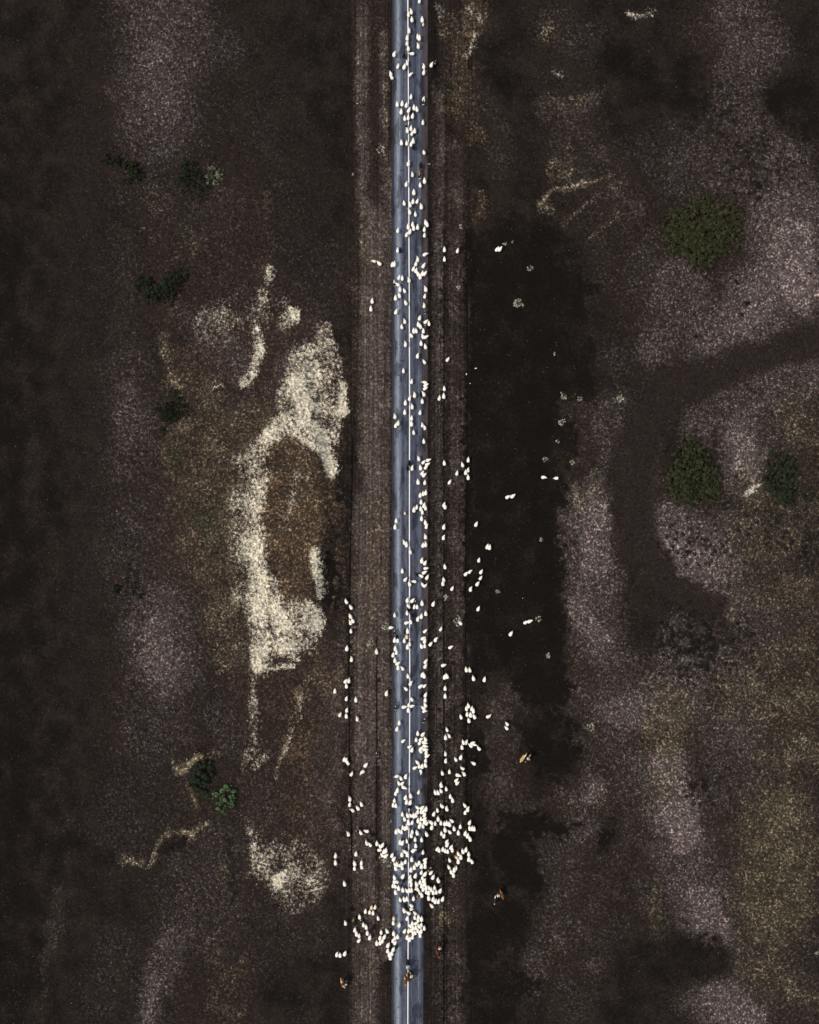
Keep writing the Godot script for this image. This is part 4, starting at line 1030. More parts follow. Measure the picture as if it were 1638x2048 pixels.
const FLOCK := [
	["at the photo's top edge", [[1.99, -101.89, 10], [0.36, -99.72, 0], [-0.22, -99.16, -5], [0.48, -98.16, -5], [2.53, -98.11, -5]]],
	["just under the top edge", [[-0.08, -95.92, 5], [1.68, -94.70, -10], [-0.47, -94.48, -5], [1.99, -94.46, 5], [-0.49, -93.44, -5], [1.75, -92.85, 0]]],
	["level with the uppermost black sheep", [[-0.22, -92.39, 5], [0.41, -91.30, -88], [-3.05, -91.25, 5], [-0.44, -89.49, 5]]],
	["just below the uppermost black sheep", [[4.38, -89.23, 15], [-2.27, -88.86, 20], [2.87, -88.81, 10], [-1.00, -88.74, 20], [2.87, -87.64, 10], [-3.75, -87.43, -20], [0.22, -87.23, 40], [-3.58, -86.69, -35]]],
	["between the two topmost black sheep groups", [[0.31, -82.78, 10], [2.80, -82.24, 0], [-1.46, -81.39, 5], [-2.44, -81.27, -5], [-0.61, -81.10, 10], [0.90, -80.58, 0], [1.48, -80.27, -10], [-0.08, -80.07, 25], [-1.66, -79.78, 5]]],
	["just above a black sheep at centre line", [[0.63, -78.93, 10], [-0.25, -78.61, 5], [-0.95, -78.47, -5], [2.68, -77.66, 0], [0.31, -76.49, 5], [-0.44, -76.06, -5], [1.04, -75.98, 0], [0.51, -75.50, 15]]],
	["beside a black sheep at centre line", [[0.73, -73.91, 0], [-1.61, -73.62, -10], [-0.56, -73.55, 0], [0.34, -73.33, 5], [2.87, -71.72, -15]]],
	["level with the upper left shrub pair", [[-0.22, -69.44, 0], [0.61, -67.27, 0], [2.99, -66.00, -5], [-0.66, -65.35, 0], [2.12, -65.17, -10]]],
	["just below the upper left shrub pair", [[0.87, -63.71, 0], [1.56, -61.96, 20], [0.70, -61.91, 5], [-1.07, -61.57, -10], [0.09, -61.28, -10], [2.36, -60.87, 0]]],
	["level with the broad green thicket", [[0.02, -59.82, -10], [1.17, -59.38, -5], [3.21, -57.70, -10], [0.63, -57.34, 5], [3.50, -57.34, -5], [-0.25, -56.85, -5], [1.63, -56.80, 0], [0.85, -56.61, 0], [2.97, -56.36, 5], [-2.34, -56.12, 0], [0.12, -55.88, 20], [-0.56, -55.32, 15], [2.99, -55.22, 5]]],
	["at the foot of the broad thicket", [[18.17, -52.71, 35], [17.58, -52.69, 35], [6.99, -52.54, 0], [-2.36, -52.18, 0], [9.63, -52.33, 10], [3.16, -51.37, 55]]],
	["level with the small pale rim tufts", [[6.99, -50.63, 0], [1.65, -50.35, 5], [-7.18, -50.17, -75], [-6.10, -49.68, -50], [1.29, -49.50, 10], [-3.02, -49.42, 5], [-3.44, -49.33, 10], [2.85, -49.11, 30], [0.83, -48.50, 20], [1.34, -48.13, 15], [2.58, -47.53, 10], [3.09, -47.53, 40], [1.68, -47.48, -20]]],
	["level with the ragged left shrub", [[2.12, -46.92, 0], [-2.07, -46.77, 20], [-1.44, -46.63, 0], [-0.08, -46.21, 0], [-2.92, -45.75, -20], [-2.46, -45.36, -60], [3.24, -44.43, 0], [-1.90, -44.41, 0], [-1.02, -44.12, -25]]],
	["level with the biggest pale tuft", [[-2.02, -43.17, -15], [3.06, -43.05, 15], [-2.78, -42.68, 0], [-7.48, -42.22, -10], [-0.78, -41.73, -25], [2.94, -41.15, 10], [-7.72, -40.67, 0], [-2.66, -39.91, 20]]],
	["just below the biggest pale tuft", [[2.04, -38.71, 15], [-0.93, -38.01, 0], [3.31, -37.93, 50], [3.89, -37.61, -5], [1.75, -37.40, -5], [2.16, -37.03, -15], [-1.56, -36.94, -15], [0.85, -36.13, -5], [1.34, -36.13, -10], [2.77, -36.11, 0]]],
	["level with the gravel tongue's tip", [[0.34, -35.21, -20], [2.65, -35.01, -20], [3.31, -34.89, 65], [2.31, -33.65, -5], [-0.78, -33.46, 5], [3.16, -32.99, -15]]],
	["beside the bright gravel tongue", [[1.60, -31.14, 5], [7.67, -30.53, 35], [2.92, -29.95, -30], [-1.20, -28.17, 0]]],
	["level with the separate pale gravel strip", [[0.44, -26.05, 5], [2.97, -25.84, -70], [3.31, -25.28, 60], [3.19, -24.64, 60], [6.96, -24.73, 0], [2.82, -23.55, -15], [1.04, -23.33, 5], [6.86, -23.24, 0], [6.00, -22.78, 20], [0.02, -22.67, 5]]],
	["level with the bush above the gravel", [[2.55, -22.09, 0], [-0.81, -21.79, 0], [0.56, -21.02, 0], [-0.93, -19.92, 0], [2.12, -19.85, 10], [-2.88, -19.07, 0], [0.44, -18.73, 0]]],
	["just above the black centre-line pair", [[-2.27, -17.75, 5], [0.39, -17.63, -5], [2.58, -17.36, 5], [-2.73, -17.27, 10], [3.06, -16.83, -5], [0.83, -15.90, -5], [2.85, -14.13, -5]]],
	["beside the black centre-line pair", [[1.85, -10.67, -5], [11.77, -10.48, 0], [3.80, -10.36, 70], [2.85, -9.96, 45], [6.96, -9.83, -5], [3.63, -9.53, 60], [10.59, -9.50, -20], [3.31, -8.94, 40], [2.19, -8.87, -10], [0.51, -8.79, 0], [11.72, -8.43, 0], [11.28, -7.98, 5]]],
	["just below the black centre-line pair", [[2.58, -7.80, 30], [9.51, -7.81, 15], [2.97, -7.38, 45], [27.04, -7.00, 80], [11.75, -6.98, -5], [29.41, -6.79, -90], [1.70, -6.02, -10], [8.06, -6.02, 25], [3.06, -5.90, 5]]],
	["just above the tan sheep", [[3.24, -3.88, 5], [2.72, -3.68, 0], [2.14, -3.37, 5], [20.75, -3.22, 55], [19.76, -3.04, 60], [2.32, -2.03, 0], [6.92, -1.47, 15], [2.93, -1.35, 10]]],
	["level with the tan sheep", [[7.14, -1.06, 5], [1.45, -1.00, 10], [3.22, -0.81, 0], [2.25, -0.69, -5], [0.91, -0.49, 5], [2.57, 0.02, 0], [2.42, 1.23, 0], [-2.64, 1.70, 5], [3.17, 2.09, -10]]],
	["just above the dark-field small tuft", [[13.38, 2.42, 20], [3.37, 2.87, 15], [-2.86, 2.91, 0], [6.85, 2.97, 0], [3.20, 4.89, 0], [6.80, 5.07, 0]]],
	["just below the dark-field small tuft", [[-1.04, 6.01, -5], [3.25, 6.42, 5], [-0.60, 6.44, 5], [2.69, 6.59, 5], [15.61, 6.90, 15], [16.07, 7.05, 10], [0.13, 7.88, -10], [13.92, 9.62, 15]]],
	["just above the three tiny shrubs", [[2.44, 9.66, -5], [3.13, 10.12, 25], [7.07, 10.91, -10], [3.32, 11.22, 80], [-1.43, 11.73, 0], [12.13, 11.92, 40], [14.38, 11.97, 30], [3.03, 12.02, 60], [11.36, 12.37, 40], [2.25, 12.72, -60], [3.54, 12.99, 25]]],
	["level with the three tiny shrubs", [[14.28, 13.21, 30], [-0.77, 13.41, 40], [6.83, 13.53, -5], [0.84, 13.84, -80], [6.68, 14.21, 0], [-0.01, 14.28, -15], [13.65, 14.37, 30], [2.59, 14.43, -30], [3.15, 14.70, 60], [8.56, 15.29, 25], [12.23, 15.42, 5]]],
	["in the knot of black sheep", [[-0.44, 17.55, 0], [0.65, 17.60, 40], [-12.71, 17.92, -35], [2.50, 18.13, 0], [4.77, 18.30, 15], [-0.25, 18.72, -25], [0.95, 18.84, 10], [1.53, 18.86, 0], [-11.78, 19.05, -30], [13.81, 19.36, 20]]],
	["just below the knot of black sheep", [[-0.47, 20.08, -5], [3.24, 20.18, -5], [-2.97, 20.52, -5], [-11.88, 20.86, -20], [2.38, 20.74, 10], [1.65, 21.27, 5], [-11.39, 21.77, -25], [24.16, 21.88, 65], [0.19, 21.83, -10], [23.37, 22.09, 55], [-11.83, 22.11, -5], [-0.51, 22.05, 65], [10.15, 22.20, -35], [-3.61, 23.03, 80]]],
	["level with the gravel's lower bulge", [[6.30, 23.39, 30], [-0.39, 23.66, -5], [-11.74, 23.85, 0], [3.16, 23.71, 50], [20.35, 24.37, 35], [2.77, 25.14, 60], [5.24, 25.43, 25], [-2.95, 25.48, 5], [-2.36, 25.53, 0], [-1.02, 25.58, 0], [3.06, 25.70, 20], [0.02, 26.26, 0], [4.24, 26.31, 35]]],
	["above the gravel's bottom rim", [[3.04, 26.63, 0], [2.36, 26.68, -20], [-0.37, 26.82, 0], [8.28, 27.03, 60], [-12.54, 27.30, 5], [-2.83, 27.16, 0], [-6.59, 27.87, -5], [-2.58, 27.97, 10], [-3.24, 28.43, 10], [-11.59, 29.49, 5], [-2.90, 29.50, 0], [3.26, 29.74, 30]]],
	["beside the gravel's bottom rim", [[-2.29, 30.16, 55], [6.86, 30.66, 75], [3.19, 30.67, 30], [-2.27, 30.96, 5], [-1.41, 31.13, -30], [11.37, 31.53, -15], [12.07, 31.63, -15], [2.55, 32.40, 5], [2.92, 32.57, -5], [7.47, 32.79, -15], [-0.32, 32.69, -10]]],
	["just below the gravel's bottom rim", [[6.99, 32.98, -5], [12.80, 33.29, -15], [15.03, 33.49, 10], [-12.15, 33.79, 5], [-12.76, 33.88, 35], [0.22, 34.10, 20], [3.02, 34.64, 45], [-12.64, 34.84, 0], [2.24, 34.71, 50], [7.13, 35.23, 0], [-0.76, 35.22, -45]]],
	["above the piebald sheep", [[-14.94, 35.84, 0], [-4.60, 36.13, 5], [3.22, 36.39, 25], [7.13, 36.76, 0], [-12.66, 37.40, 0], [0.44, 37.28, -20], [-10.73, 37.54, 0], [3.14, 37.40, 5], [3.11, 38.40, -25], [-0.15, 38.44, 10], [11.80, 38.77, -15], [0.58, 38.66, 70], [-1.00, 38.83, 75], [2.71, 39.02, -50], [11.42, 39.36, -5], [12.51, 39.38, 10], [-0.21, 39.41, 0], [-12.58, 39.70, 0], [12.82, 39.85, 5], [3.02, 39.68, 60]]],
	["level with the piebald sheep", [[11.55, 40.48, 0], [12.24, 40.61, -5], [-13.91, 40.61, 20], [-12.66, 40.84, 0], [12.96, 40.95, -25], [15.90, 40.95, 70], [10.28, 40.98, -20], [-10.46, 41.40, 0], [11.88, 41.73, -15], [-2.04, 41.96, 5], [19.52, 42.46, -35]]],
	["just below the piebald sheep", [[19.40, 43.26, -45], [-2.46, 43.21, 15], [7.48, 43.52, -20], [1.65, 44.06, 0], [2.71, 44.27, 40], [7.94, 44.75, -25], [7.21, 45.05, 0], [3.14, 45.22, -25], [2.29, 45.30, 50], [1.34, 45.36, 0], [-1.24, 45.61, 40], [10.76, 46.06, -20], [11.40, 46.11, 20], [3.05, 45.95, 105], [2.07, 45.97, 30], [12.69, 46.27, 60], [13.09, 46.66, 105]]],
	["level with the upper riders", [[12.20, 46.75, -45], [3.16, 46.64, 100], [0.07, 46.76, 60], [10.50, 47.06, -5], [2.35, 47.07, 40], [13.86, 47.37, -40], [3.16, 47.31, 85], [0.52, 47.35, 15], [2.16, 47.68, -50], [3.36, 47.90, 15], [7.21, 48.34, 0], [3.56, 48.59, 60], [10.29, 49.08, 15], [-13.06, 49.56, 10], [9.23, 49.49, -30], [-12.66, 49.73, -5], [3.22, 49.50, 5], [7.23, 49.75, 0], [1.52, 49.83, -40], [-12.43, 50.20, -35], [12.79, 50.34, -60], [3.17, 50.36, -15], [-8.71, 50.61, 40]]],
	["level with the darker left bush", [[1.94, 50.62, 0], [2.55, 50.62, 5], [1.13, 50.96, 60], [10.54, 51.32, -60], [7.99, 51.92, -5], [2.30, 51.82, 168], [-9.52, 52.08, -125], [6.56, 52.18, -15], [10.91, 52.39, -20], [-11.57, 52.54, 35], [9.80, 52.69, 105], [-2.62, 52.69, -105], [-0.77, 52.69, 10], [-1.72, 53.04, -25], [9.43, 53.67, 40], [-2.14, 54.01, -25], [9.62, 54.28, 45], [-1.40, 54.07, 40]]],
	["level with the bright green bush", [[6.29, 54.55, -20], [-1.01, 54.92, 110], [7.35, 55.37, -10], [-2.39, 55.37, 10], [6.27, 55.71, -25], [1.87, 55.80, 25], [5.14, 55.93, -20], [5.70, 56.01, -20], [-2.74, 56.02, 10], [0.20, 56.47, -10], [8.17, 56.88, -5], [-0.77, 56.83, 15], [-11.94, 57.52, 0], [8.61, 57.62, -5]]],
	["just below the bright green bush", [[-3.00, 57.48, 5], [-0.56, 57.72, 10], [0.17, 57.81, 15], [-9.64, 58.44, -20], [-11.97, 58.61, 10], [-3.23, 58.33, 0], [11.03, 58.69, -30], [-2.69, 58.48, 0], [6.43, 58.77, -45], [1.53, 58.85, -50], [2.55, 58.89, 45], [-10.38, 59.24, -35], [7.43, 59.32, -20], [3.30, 59.11, 10], [11.66, 59.50, 5], [-11.47, 59.78, -45], [5.57, 59.56, -10], [2.77, 59.64, 15], [1.66, 59.70, 10], [2.32, 59.70, 0], [11.16, 60.13, 10], [4.89, 60.21, 20], [-1.41, 60.20, 0], [3.02, 60.30, 20], [1.26, 60.34, -10], [-0.39, 60.39, -20], [0.85, 60.43, -10], [0.21, 60.43, -35], [5.73, 61.26, -5], [2.30, 61.11, 0], [-1.00, 61.13, -15], [3.02, 61.17, 45]]],
	["level with the winding pale ridge", [[1.73, 61.42, 0], [8.42, 61.77, -50], [-0.22, 61.64, 0], [3.13, 61.72, 40], [4.26, 61.85, -45], [0.57, 61.83, 15], [12.07, 62.20, 20], [6.29, 62.12, 0], [7.50, 62.20, -10], [5.13, 62.14, 5], [3.49, 62.05, 40], [2.17, 62.09, 5], [7.01, 62.34, -5], [8.00, 62.39, -10], [-0.26, 62.19, -90], [2.68, 62.57, -10], [1.96, 62.60, 5], [10.18, 62.94, 5], [-0.51, 62.76, -10], [4.47, 62.83, 15], [-1.32, 62.83, -5], [12.07, 63.30, -10], [12.57, 63.38, 0], [-0.89, 63.03, 0], [8.92, 63.32, -10], [12.97, 63.45, 0], [7.10, 63.49, -10], [-2.12, 63.42, -25], [-8.67, 63.88, -85], [-2.65, 63.63, 0], [-1.59, 63.71, 0], [0.55, 63.73, 5], [8.01, 64.00, -40], [1.51, 63.85, -15], [9.79, 64.14, 0], [-9.80, 64.19, -35], [11.20, 64.30, 10], [6.41, 64.26, -5], [-12.26, 64.48, -15], [3.38, 64.12, -20]]],
	["just above the lower pale patch", [[0.34, 64.42, -10], [11.66, 64.82, 10], [6.93, 64.79, 15], [12.13, 65.47, -10], [1.13, 65.21, 0], [2.42, 65.24, 0], [-0.51, 65.55, -10], [7.48, 65.92, 30], [-1.86, 65.72, 0], [-1.39, 65.88, 25], [-8.58, 66.21, -25], [-6.51, 66.21, 0], [7.57, 66.52, 30], [-7.92, 66.54, -30], [-5.32, 66.42, 20], [1.24, 66.43, -5], [-5.88, 66.71, -30], [8.38, 67.03, 25], [5.57, 67.28, 25], [6.69, 67.40, 5], [11.33, 67.57, 10], [8.59, 67.62, 5], [-5.88, 67.49, 80], [5.94, 67.57, 5], [0.85, 67.40, 50], [-4.69, 67.46, 10], [7.16, 67.74, 0], [10.66, 67.88, -15], [-5.10, 67.66, 5], [-0.99, 67.62, -50], [7.66, 67.90, 0], [2.70, 67.80, 5]]],
	["beside the lower pale patch", [[9.74, 68.37, -20], [-10.71, 68.44, 5], [11.87, 68.52, 0], [-0.40, 68.16, 5], [-1.50, 68.20, 0], [-5.51, 68.45, -30], [-3.44, 68.38, 20], [-14.78, 68.83, 15], [-4.68, 68.55, 50], [10.28, 69.01, 0], [11.90, 69.48, 5], [-3.07, 69.11, 30], [0.47, 69.15, 0], [3.14, 69.26, 50], [8.01, 69.63, -20], [9.76, 69.84, 0], [12.45, 69.97, -25], [-0.81, 69.66, 15], [3.17, 69.79, 20], [1.93, 69.81, -5], [-14.83, 70.20, 0], [-9.61, 70.17, 5], [-11.01, 70.37, -10], [-1.49, 69.99, -20], [-2.45, 70.13, -15], [1.39, 70.17, -35], [-2.87, 70.21, -30], [-1.94, 70.28, 0], [3.14, 70.54, 10], [2.41, 70.54, 10], [-9.59, 71.02, -20], [0.97, 70.72, 0], [7.85, 71.02, -25], [-1.46, 70.79, -10], [-2.78, 70.90, -15], [-11.01, 71.36, 0], [9.32, 71.26, 10], [0.30, 71.20, 5], [8.97, 71.53, 5], [8.33, 71.98, -20], [2.39, 71.80, 15], [4.32, 71.93, 40], [3.15, 72.07, 30], [8.82, 72.61, 0]]],
	["just below the lower pale patch", [[1.21, 72.40, 20], [-1.28, 72.55, 30], [0.12, 72.71, 20], [4.72, 72.80, 25], [-3.01, 72.78, -15], [2.59, 72.86, 0], [5.71, 73.52, -20], [2.95, 73.42, 30], [0.27, 73.46, 20], [-2.65, 73.65, -60], [-3.08, 73.69, -10], [2.12, 73.69, 0], [-13.03, 74.40, -10], [1.37, 74.05, -20], [3.05, 74.13, 20], [0.38, 74.27, 20], [-3.28, 74.45, 0], [2.47, 74.45, 10], [-2.83, 74.56, -20], [1.22, 74.84, -5], [3.32, 74.84, 5], [3.90, 74.88, -30], [5.01, 74.96, 0], [-2.16, 74.88, -5], [2.73, 75.12, 5], [1.62, 75.13, -15], [-1.32, 75.24, -5], [4.34, 75.30, 10], [0.04, 75.28, -20], [0.43, 75.28, 0], [-0.53, 75.43, -35], [6.15, 75.66, 25], [3.39, 75.67, 5], [-2.79, 75.71, -10], [5.35, 75.86, 0], [4.76, 75.85, 0], [1.98, 75.83, -10], [3.84, 75.86, 5]]],
	["level with the dark-field rider", [[2.45, 76.31, -5], [3.82, 76.89, -10], [0.81, 76.98, 0], [-0.49, 77.02, -5], [6.65, 77.33, 20], [4.75, 77.19, 10], [-1.05, 77.10, -20], [-1.88, 77.22, -15], [5.21, 77.67, 15], [5.80, 77.73, 15], [0.30, 78.40, -45], [4.38, 78.51, -40], [-6.84, 78.97, 20], [0.31, 79.19, 80], [-1.09, 79.33, -20]]],
	["just below the dark-field rider", [[-8.80, 79.87, 5], [-7.96, 80.04, 5], [-0.26, 79.80, -50], [-7.28, 80.11, 0], [1.05, 79.92, -40], [1.80, 80.62, -15], [-9.99, 81.01, -5], [1.05, 80.79, -10], [-0.41, 80.91, 20], [-6.28, 81.11, -10], [2.42, 81.03, 0], [1.68, 81.28, -15], [-3.22, 81.82, -5], [-12.81, 82.37, 5], [0.57, 81.94, -5], [1.34, 81.94, 55], [-2.00, 82.25, 15], [2.37, 82.25, 5], [-9.21, 82.62, 0]]],
	["above the white-jacketed rider", [[0.08, 82.41, -40], [1.89, 82.44, -35], [-8.66, 83.00, -5], [1.30, 82.77, 0], [0.73, 82.78, -15], [2.95, 82.89, 0], [-10.93, 83.69, 10], [0.38, 83.32, 0], [1.67, 83.39, -5], [-0.14, 83.40, 5], [2.33, 83.44, 5], [-0.93, 83.48, 25], [-4.49, 83.54, -25], [-5.65, 83.87, 0], [1.10, 83.76, -15], [0.72, 83.84, 0], [-8.42, 84.19, 0], [2.08, 83.88, 0], [-3.14, 83.92, 0], [-10.59, 84.42, -5], [2.13, 84.31, 0], [-10.06, 84.86, 5], [0.59, 84.59, 5], [-2.35, 84.59, -5], [-4.97, 84.69, 25], [-0.41, 84.67, 10], [-7.92, 85.09, 15], [-5.85, 84.96, 15], [-2.88, 84.85, -5], [0.06, 85.06, 20], [-3.24, 85.36, 15], [-10.09, 85.82, 40], [-5.37, 85.55, 20], [-5.86, 85.95, 0]]],
	["level with the white-jacketed rider", [[-2.83, 85.85, 30], [-6.52, 86.08, -5], [-4.23, 86.30, 25], [-3.19, 87.11, 25], [-4.33, 87.46, 15], [-3.51, 87.87, -5], [-12.92, 88.43, 20], [-14.57, 88.63, 5], [-4.01, 88.17, 0], [-13.92, 88.79, 0], [-3.78, 88.74, 5]]],
]
const COLOURED := [
	["black", -1.10, -91.01, 15, "black sheep beside the centre line among the foremost white sheep"],
	["piebald", 5.09, -89.87, 25, "small black sheep on the verge edge ahead of a white sheep, upper right"],
	["black", 0.30, -79.75, 10, "black sheep beside the centre line inside the upper cluster of white sheep"],
	["tan", 2.74, -97.29, 0, "small tan lamb behind a white sheep on right lane at the top"],
	["piebald", 2.69, -81.59, 0, "black and white spotted sheep alone at right road edge near the top"],
	["piebald", -0.62, -76.96, 5, "dark mottled sheep left of the centre line in front of a white one"],
	["black", 0.80, -72.77, -5, "black sheep close behind two white ones right of the centre line"],
	["black", 2.24, -69.13, 0, "black sheep leading the file of three dark sheep on right lane"],
	["brown", 2.09, -67.94, 0, "brown sheep with a tan back, middle of the file of three"],
	["piebald", 2.04, -66.89, 0, "black sheep with a white rump mark, last of the file of three"],
	["black", -1.89, -52.19, 0, "black sheep pressed against a white one on the left lane"],
	["piebald", 3.09, -39.92, 0, "small dark lamb on the road's right edge below a white sheep"],
	["piebald", 2.99, -36.88, 40, "dark spotted sheep inside a knot of white sheep at right edge"],
	["black", 2.29, -23.48, -10, "black sheep touching a white one at right edge beside the gravel strip"],
	["black", 0.00, -9.77, 0, "upper black sheep of the pair on the centre line"],
	["black", -0.37, -8.77, 0, "lower black sheep of the pair just left of the centre line"],
	["tan", -0.90, 0.20, 0, "small tan sheep alone on the left lane"],
	["piebald", 3.14, 1.20, 0, "small black and white lamb at right road edge beside a white sheep"],
	["black", 1.50, 12.46, -50, "black sheep nose to tail with a white one turned left, right lane"],
	["piebald", 1.25, 18.04, 0, "spotted black sheep between white sheep at the top of the black knot"],
	["black", 0.45, 18.64, 0, "black sheep just right of the centre line inside the black knot"],
	["black", -0.20, 19.44, -15, "black sheep crossing the centre line in the black knot"],
	["black", 0.53, 20.54, -10, "lowest black sheep of the knot, right of the centre line"],
	["black", -0.87, 23.73, 0, "black sheep touching a white one left of the centre line"],
	["tan", -0.52, 24.77, 0, "tan sheep directly behind a white one left of the centre line"],
	["piebald", -2.91, 23.92, -10, "grey mottled sheep at the left road edge"],
	["black", -2.54, 24.77, -20, "black sheep at left road edge behind the grey mottled one"],
	["black", -6.50, 33.68, 0, "lone black sheep on the left verge"],
	["black", 2.34, 36.49, 10, "lone black sheep on right lane beside the file at the edge"],
	["piebald", -2.74, 38.98, 10, "black sheep with white marks alone at the left road edge"],
	["piebald", 2.96, 41.47, 25, "black sheep ringed with white at the right road edge"],
	["piebald", -6.50, 48.38, -10, "black and white sheep alone on the left verge"],
	["piebald", -2.86, -45.51, -15, "white sheep with a black spot at the left road edge"],
	["black", 0.00, 58.82, -88, "black sheep standing across the centre line"],
	["black", 4.84, 56.77, -45, "black sheep alone on right verge below three white ones"],
	["piebald", -10.44, 63.76, -70, "black sheep with white face on left verge behind a white one"],
	["black", -7.60, 64.54, -45, "black sheep with a pale face, right of the left verge trio"],
	["black", 0.03, 65.57, 0, "black sheep on the centre line touching a white one"],
	["black", 1.93, 67.49, 30, "black sheep angled right on right lane, upper of two"],
	["black", 2.04, 68.96, 15, "black sheep on right lane, lower of two"],
	["black", 6.85, 66.19, 15, "black sheep half hidden beside two white ones on right verge"],
	["black", -5.19, 67.04, 20, "black sheep half hidden behind white ones on the left verge"],
	["tan", 9.37, 69.08, -50, "mottled tan sheep among white ones on right verge"],
	["brown", -2.14, 69.63, -10, "reddish brown sheep in the huddle at left road edge"],
	["piebald", 4.09, 71.12, 40, "black and white speckled sheep above two white ones at right edge"],
	["black", -1.08, 73.32, 15, "black sheep behind a large white one on the left lane"],
	["black", 1.77, 73.02, 20, "black sheep on right lane among angled white sheep"],
	["black", 0.90, 74.57, 0, "black sheep right of the centre line, upper of a close pair"],
	["black", 0.94, 75.81, 0, "black sheep right of the centre line, lower of a close pair"],
	["brown", 1.69, 76.31, -10, "dark brown sheep at the lower left of the milling flock"],
	["black", -0.90, 78.40, -20, "black sheep left of the centre line, upper of two below the flock"],
	["black", -0.40, 79.10, -45, "black sheep touching the centre line, lower of two below the flock"],
	["brown", 0.22, 84.19, 10, "dark brown sheep with a gold streak enclosed by white ones"],
	["black", -11.84, 79.79, -30, "black sheep on the left verge beyond the others"],
	["black", -11.00, 82.30, 10, "black sheep right behind the brown one on the left verge"],
	["piebald", -9.71, 81.91, -5, "thin dark sheep with white flecks on the left verge"],
	["black", -7.36, 83.18, 0, "lone black sheep inside the ring of white ones, left verge"],
	["brown", -11.13, 81.54, 0, "brown and white sheep on the left verge"],
	["tan", -7.56, 79.00, 5, "tan sheep with dark spots at the head of the left verge group"],
	["tan", -3.11, 80.90, 0, "cream tan sheep ahead of a white one at left road edge"],
	["black", -2.54, 86.53, 20, "black sheep half hidden at the left road edge, lowest of all"],
]

const ORD := ["top", "second", "third", "fourth", "fifth", "sixth", "seventh", "eighth", "ninth", "tenth", "eleventh", "twelfth", "thirteenth", "fourteenth", "fifteenth", "sixteenth", "seventeenth", "eighteenth", "nineteenth", "twentieth"]

func strip_name(x: float, z: float) -> String:
	var c := line_x(z)
	if x < -12.2: return "in left field"
	if x < -3.5: return "on left verge"
	if x < c - 0.45: return "on left lane"
	if x <= c + 0.45: return "on the centre line"
	if x < 2.4: return "on right lane"
	if x < 3.85: return "on right road edge"
	if x < 11.0: return "on right verge"
	return "in right field"

func bearing(a: float) -> String:
	if absf(a) > 120.0: return "facing back down"
	if a > 50.0: return "turned right"
	if a < -50.0: return "turned left"
	if a >= 14.0: return "angled right"
	if a <= -14.0: return "angled left"
	return "heading up"

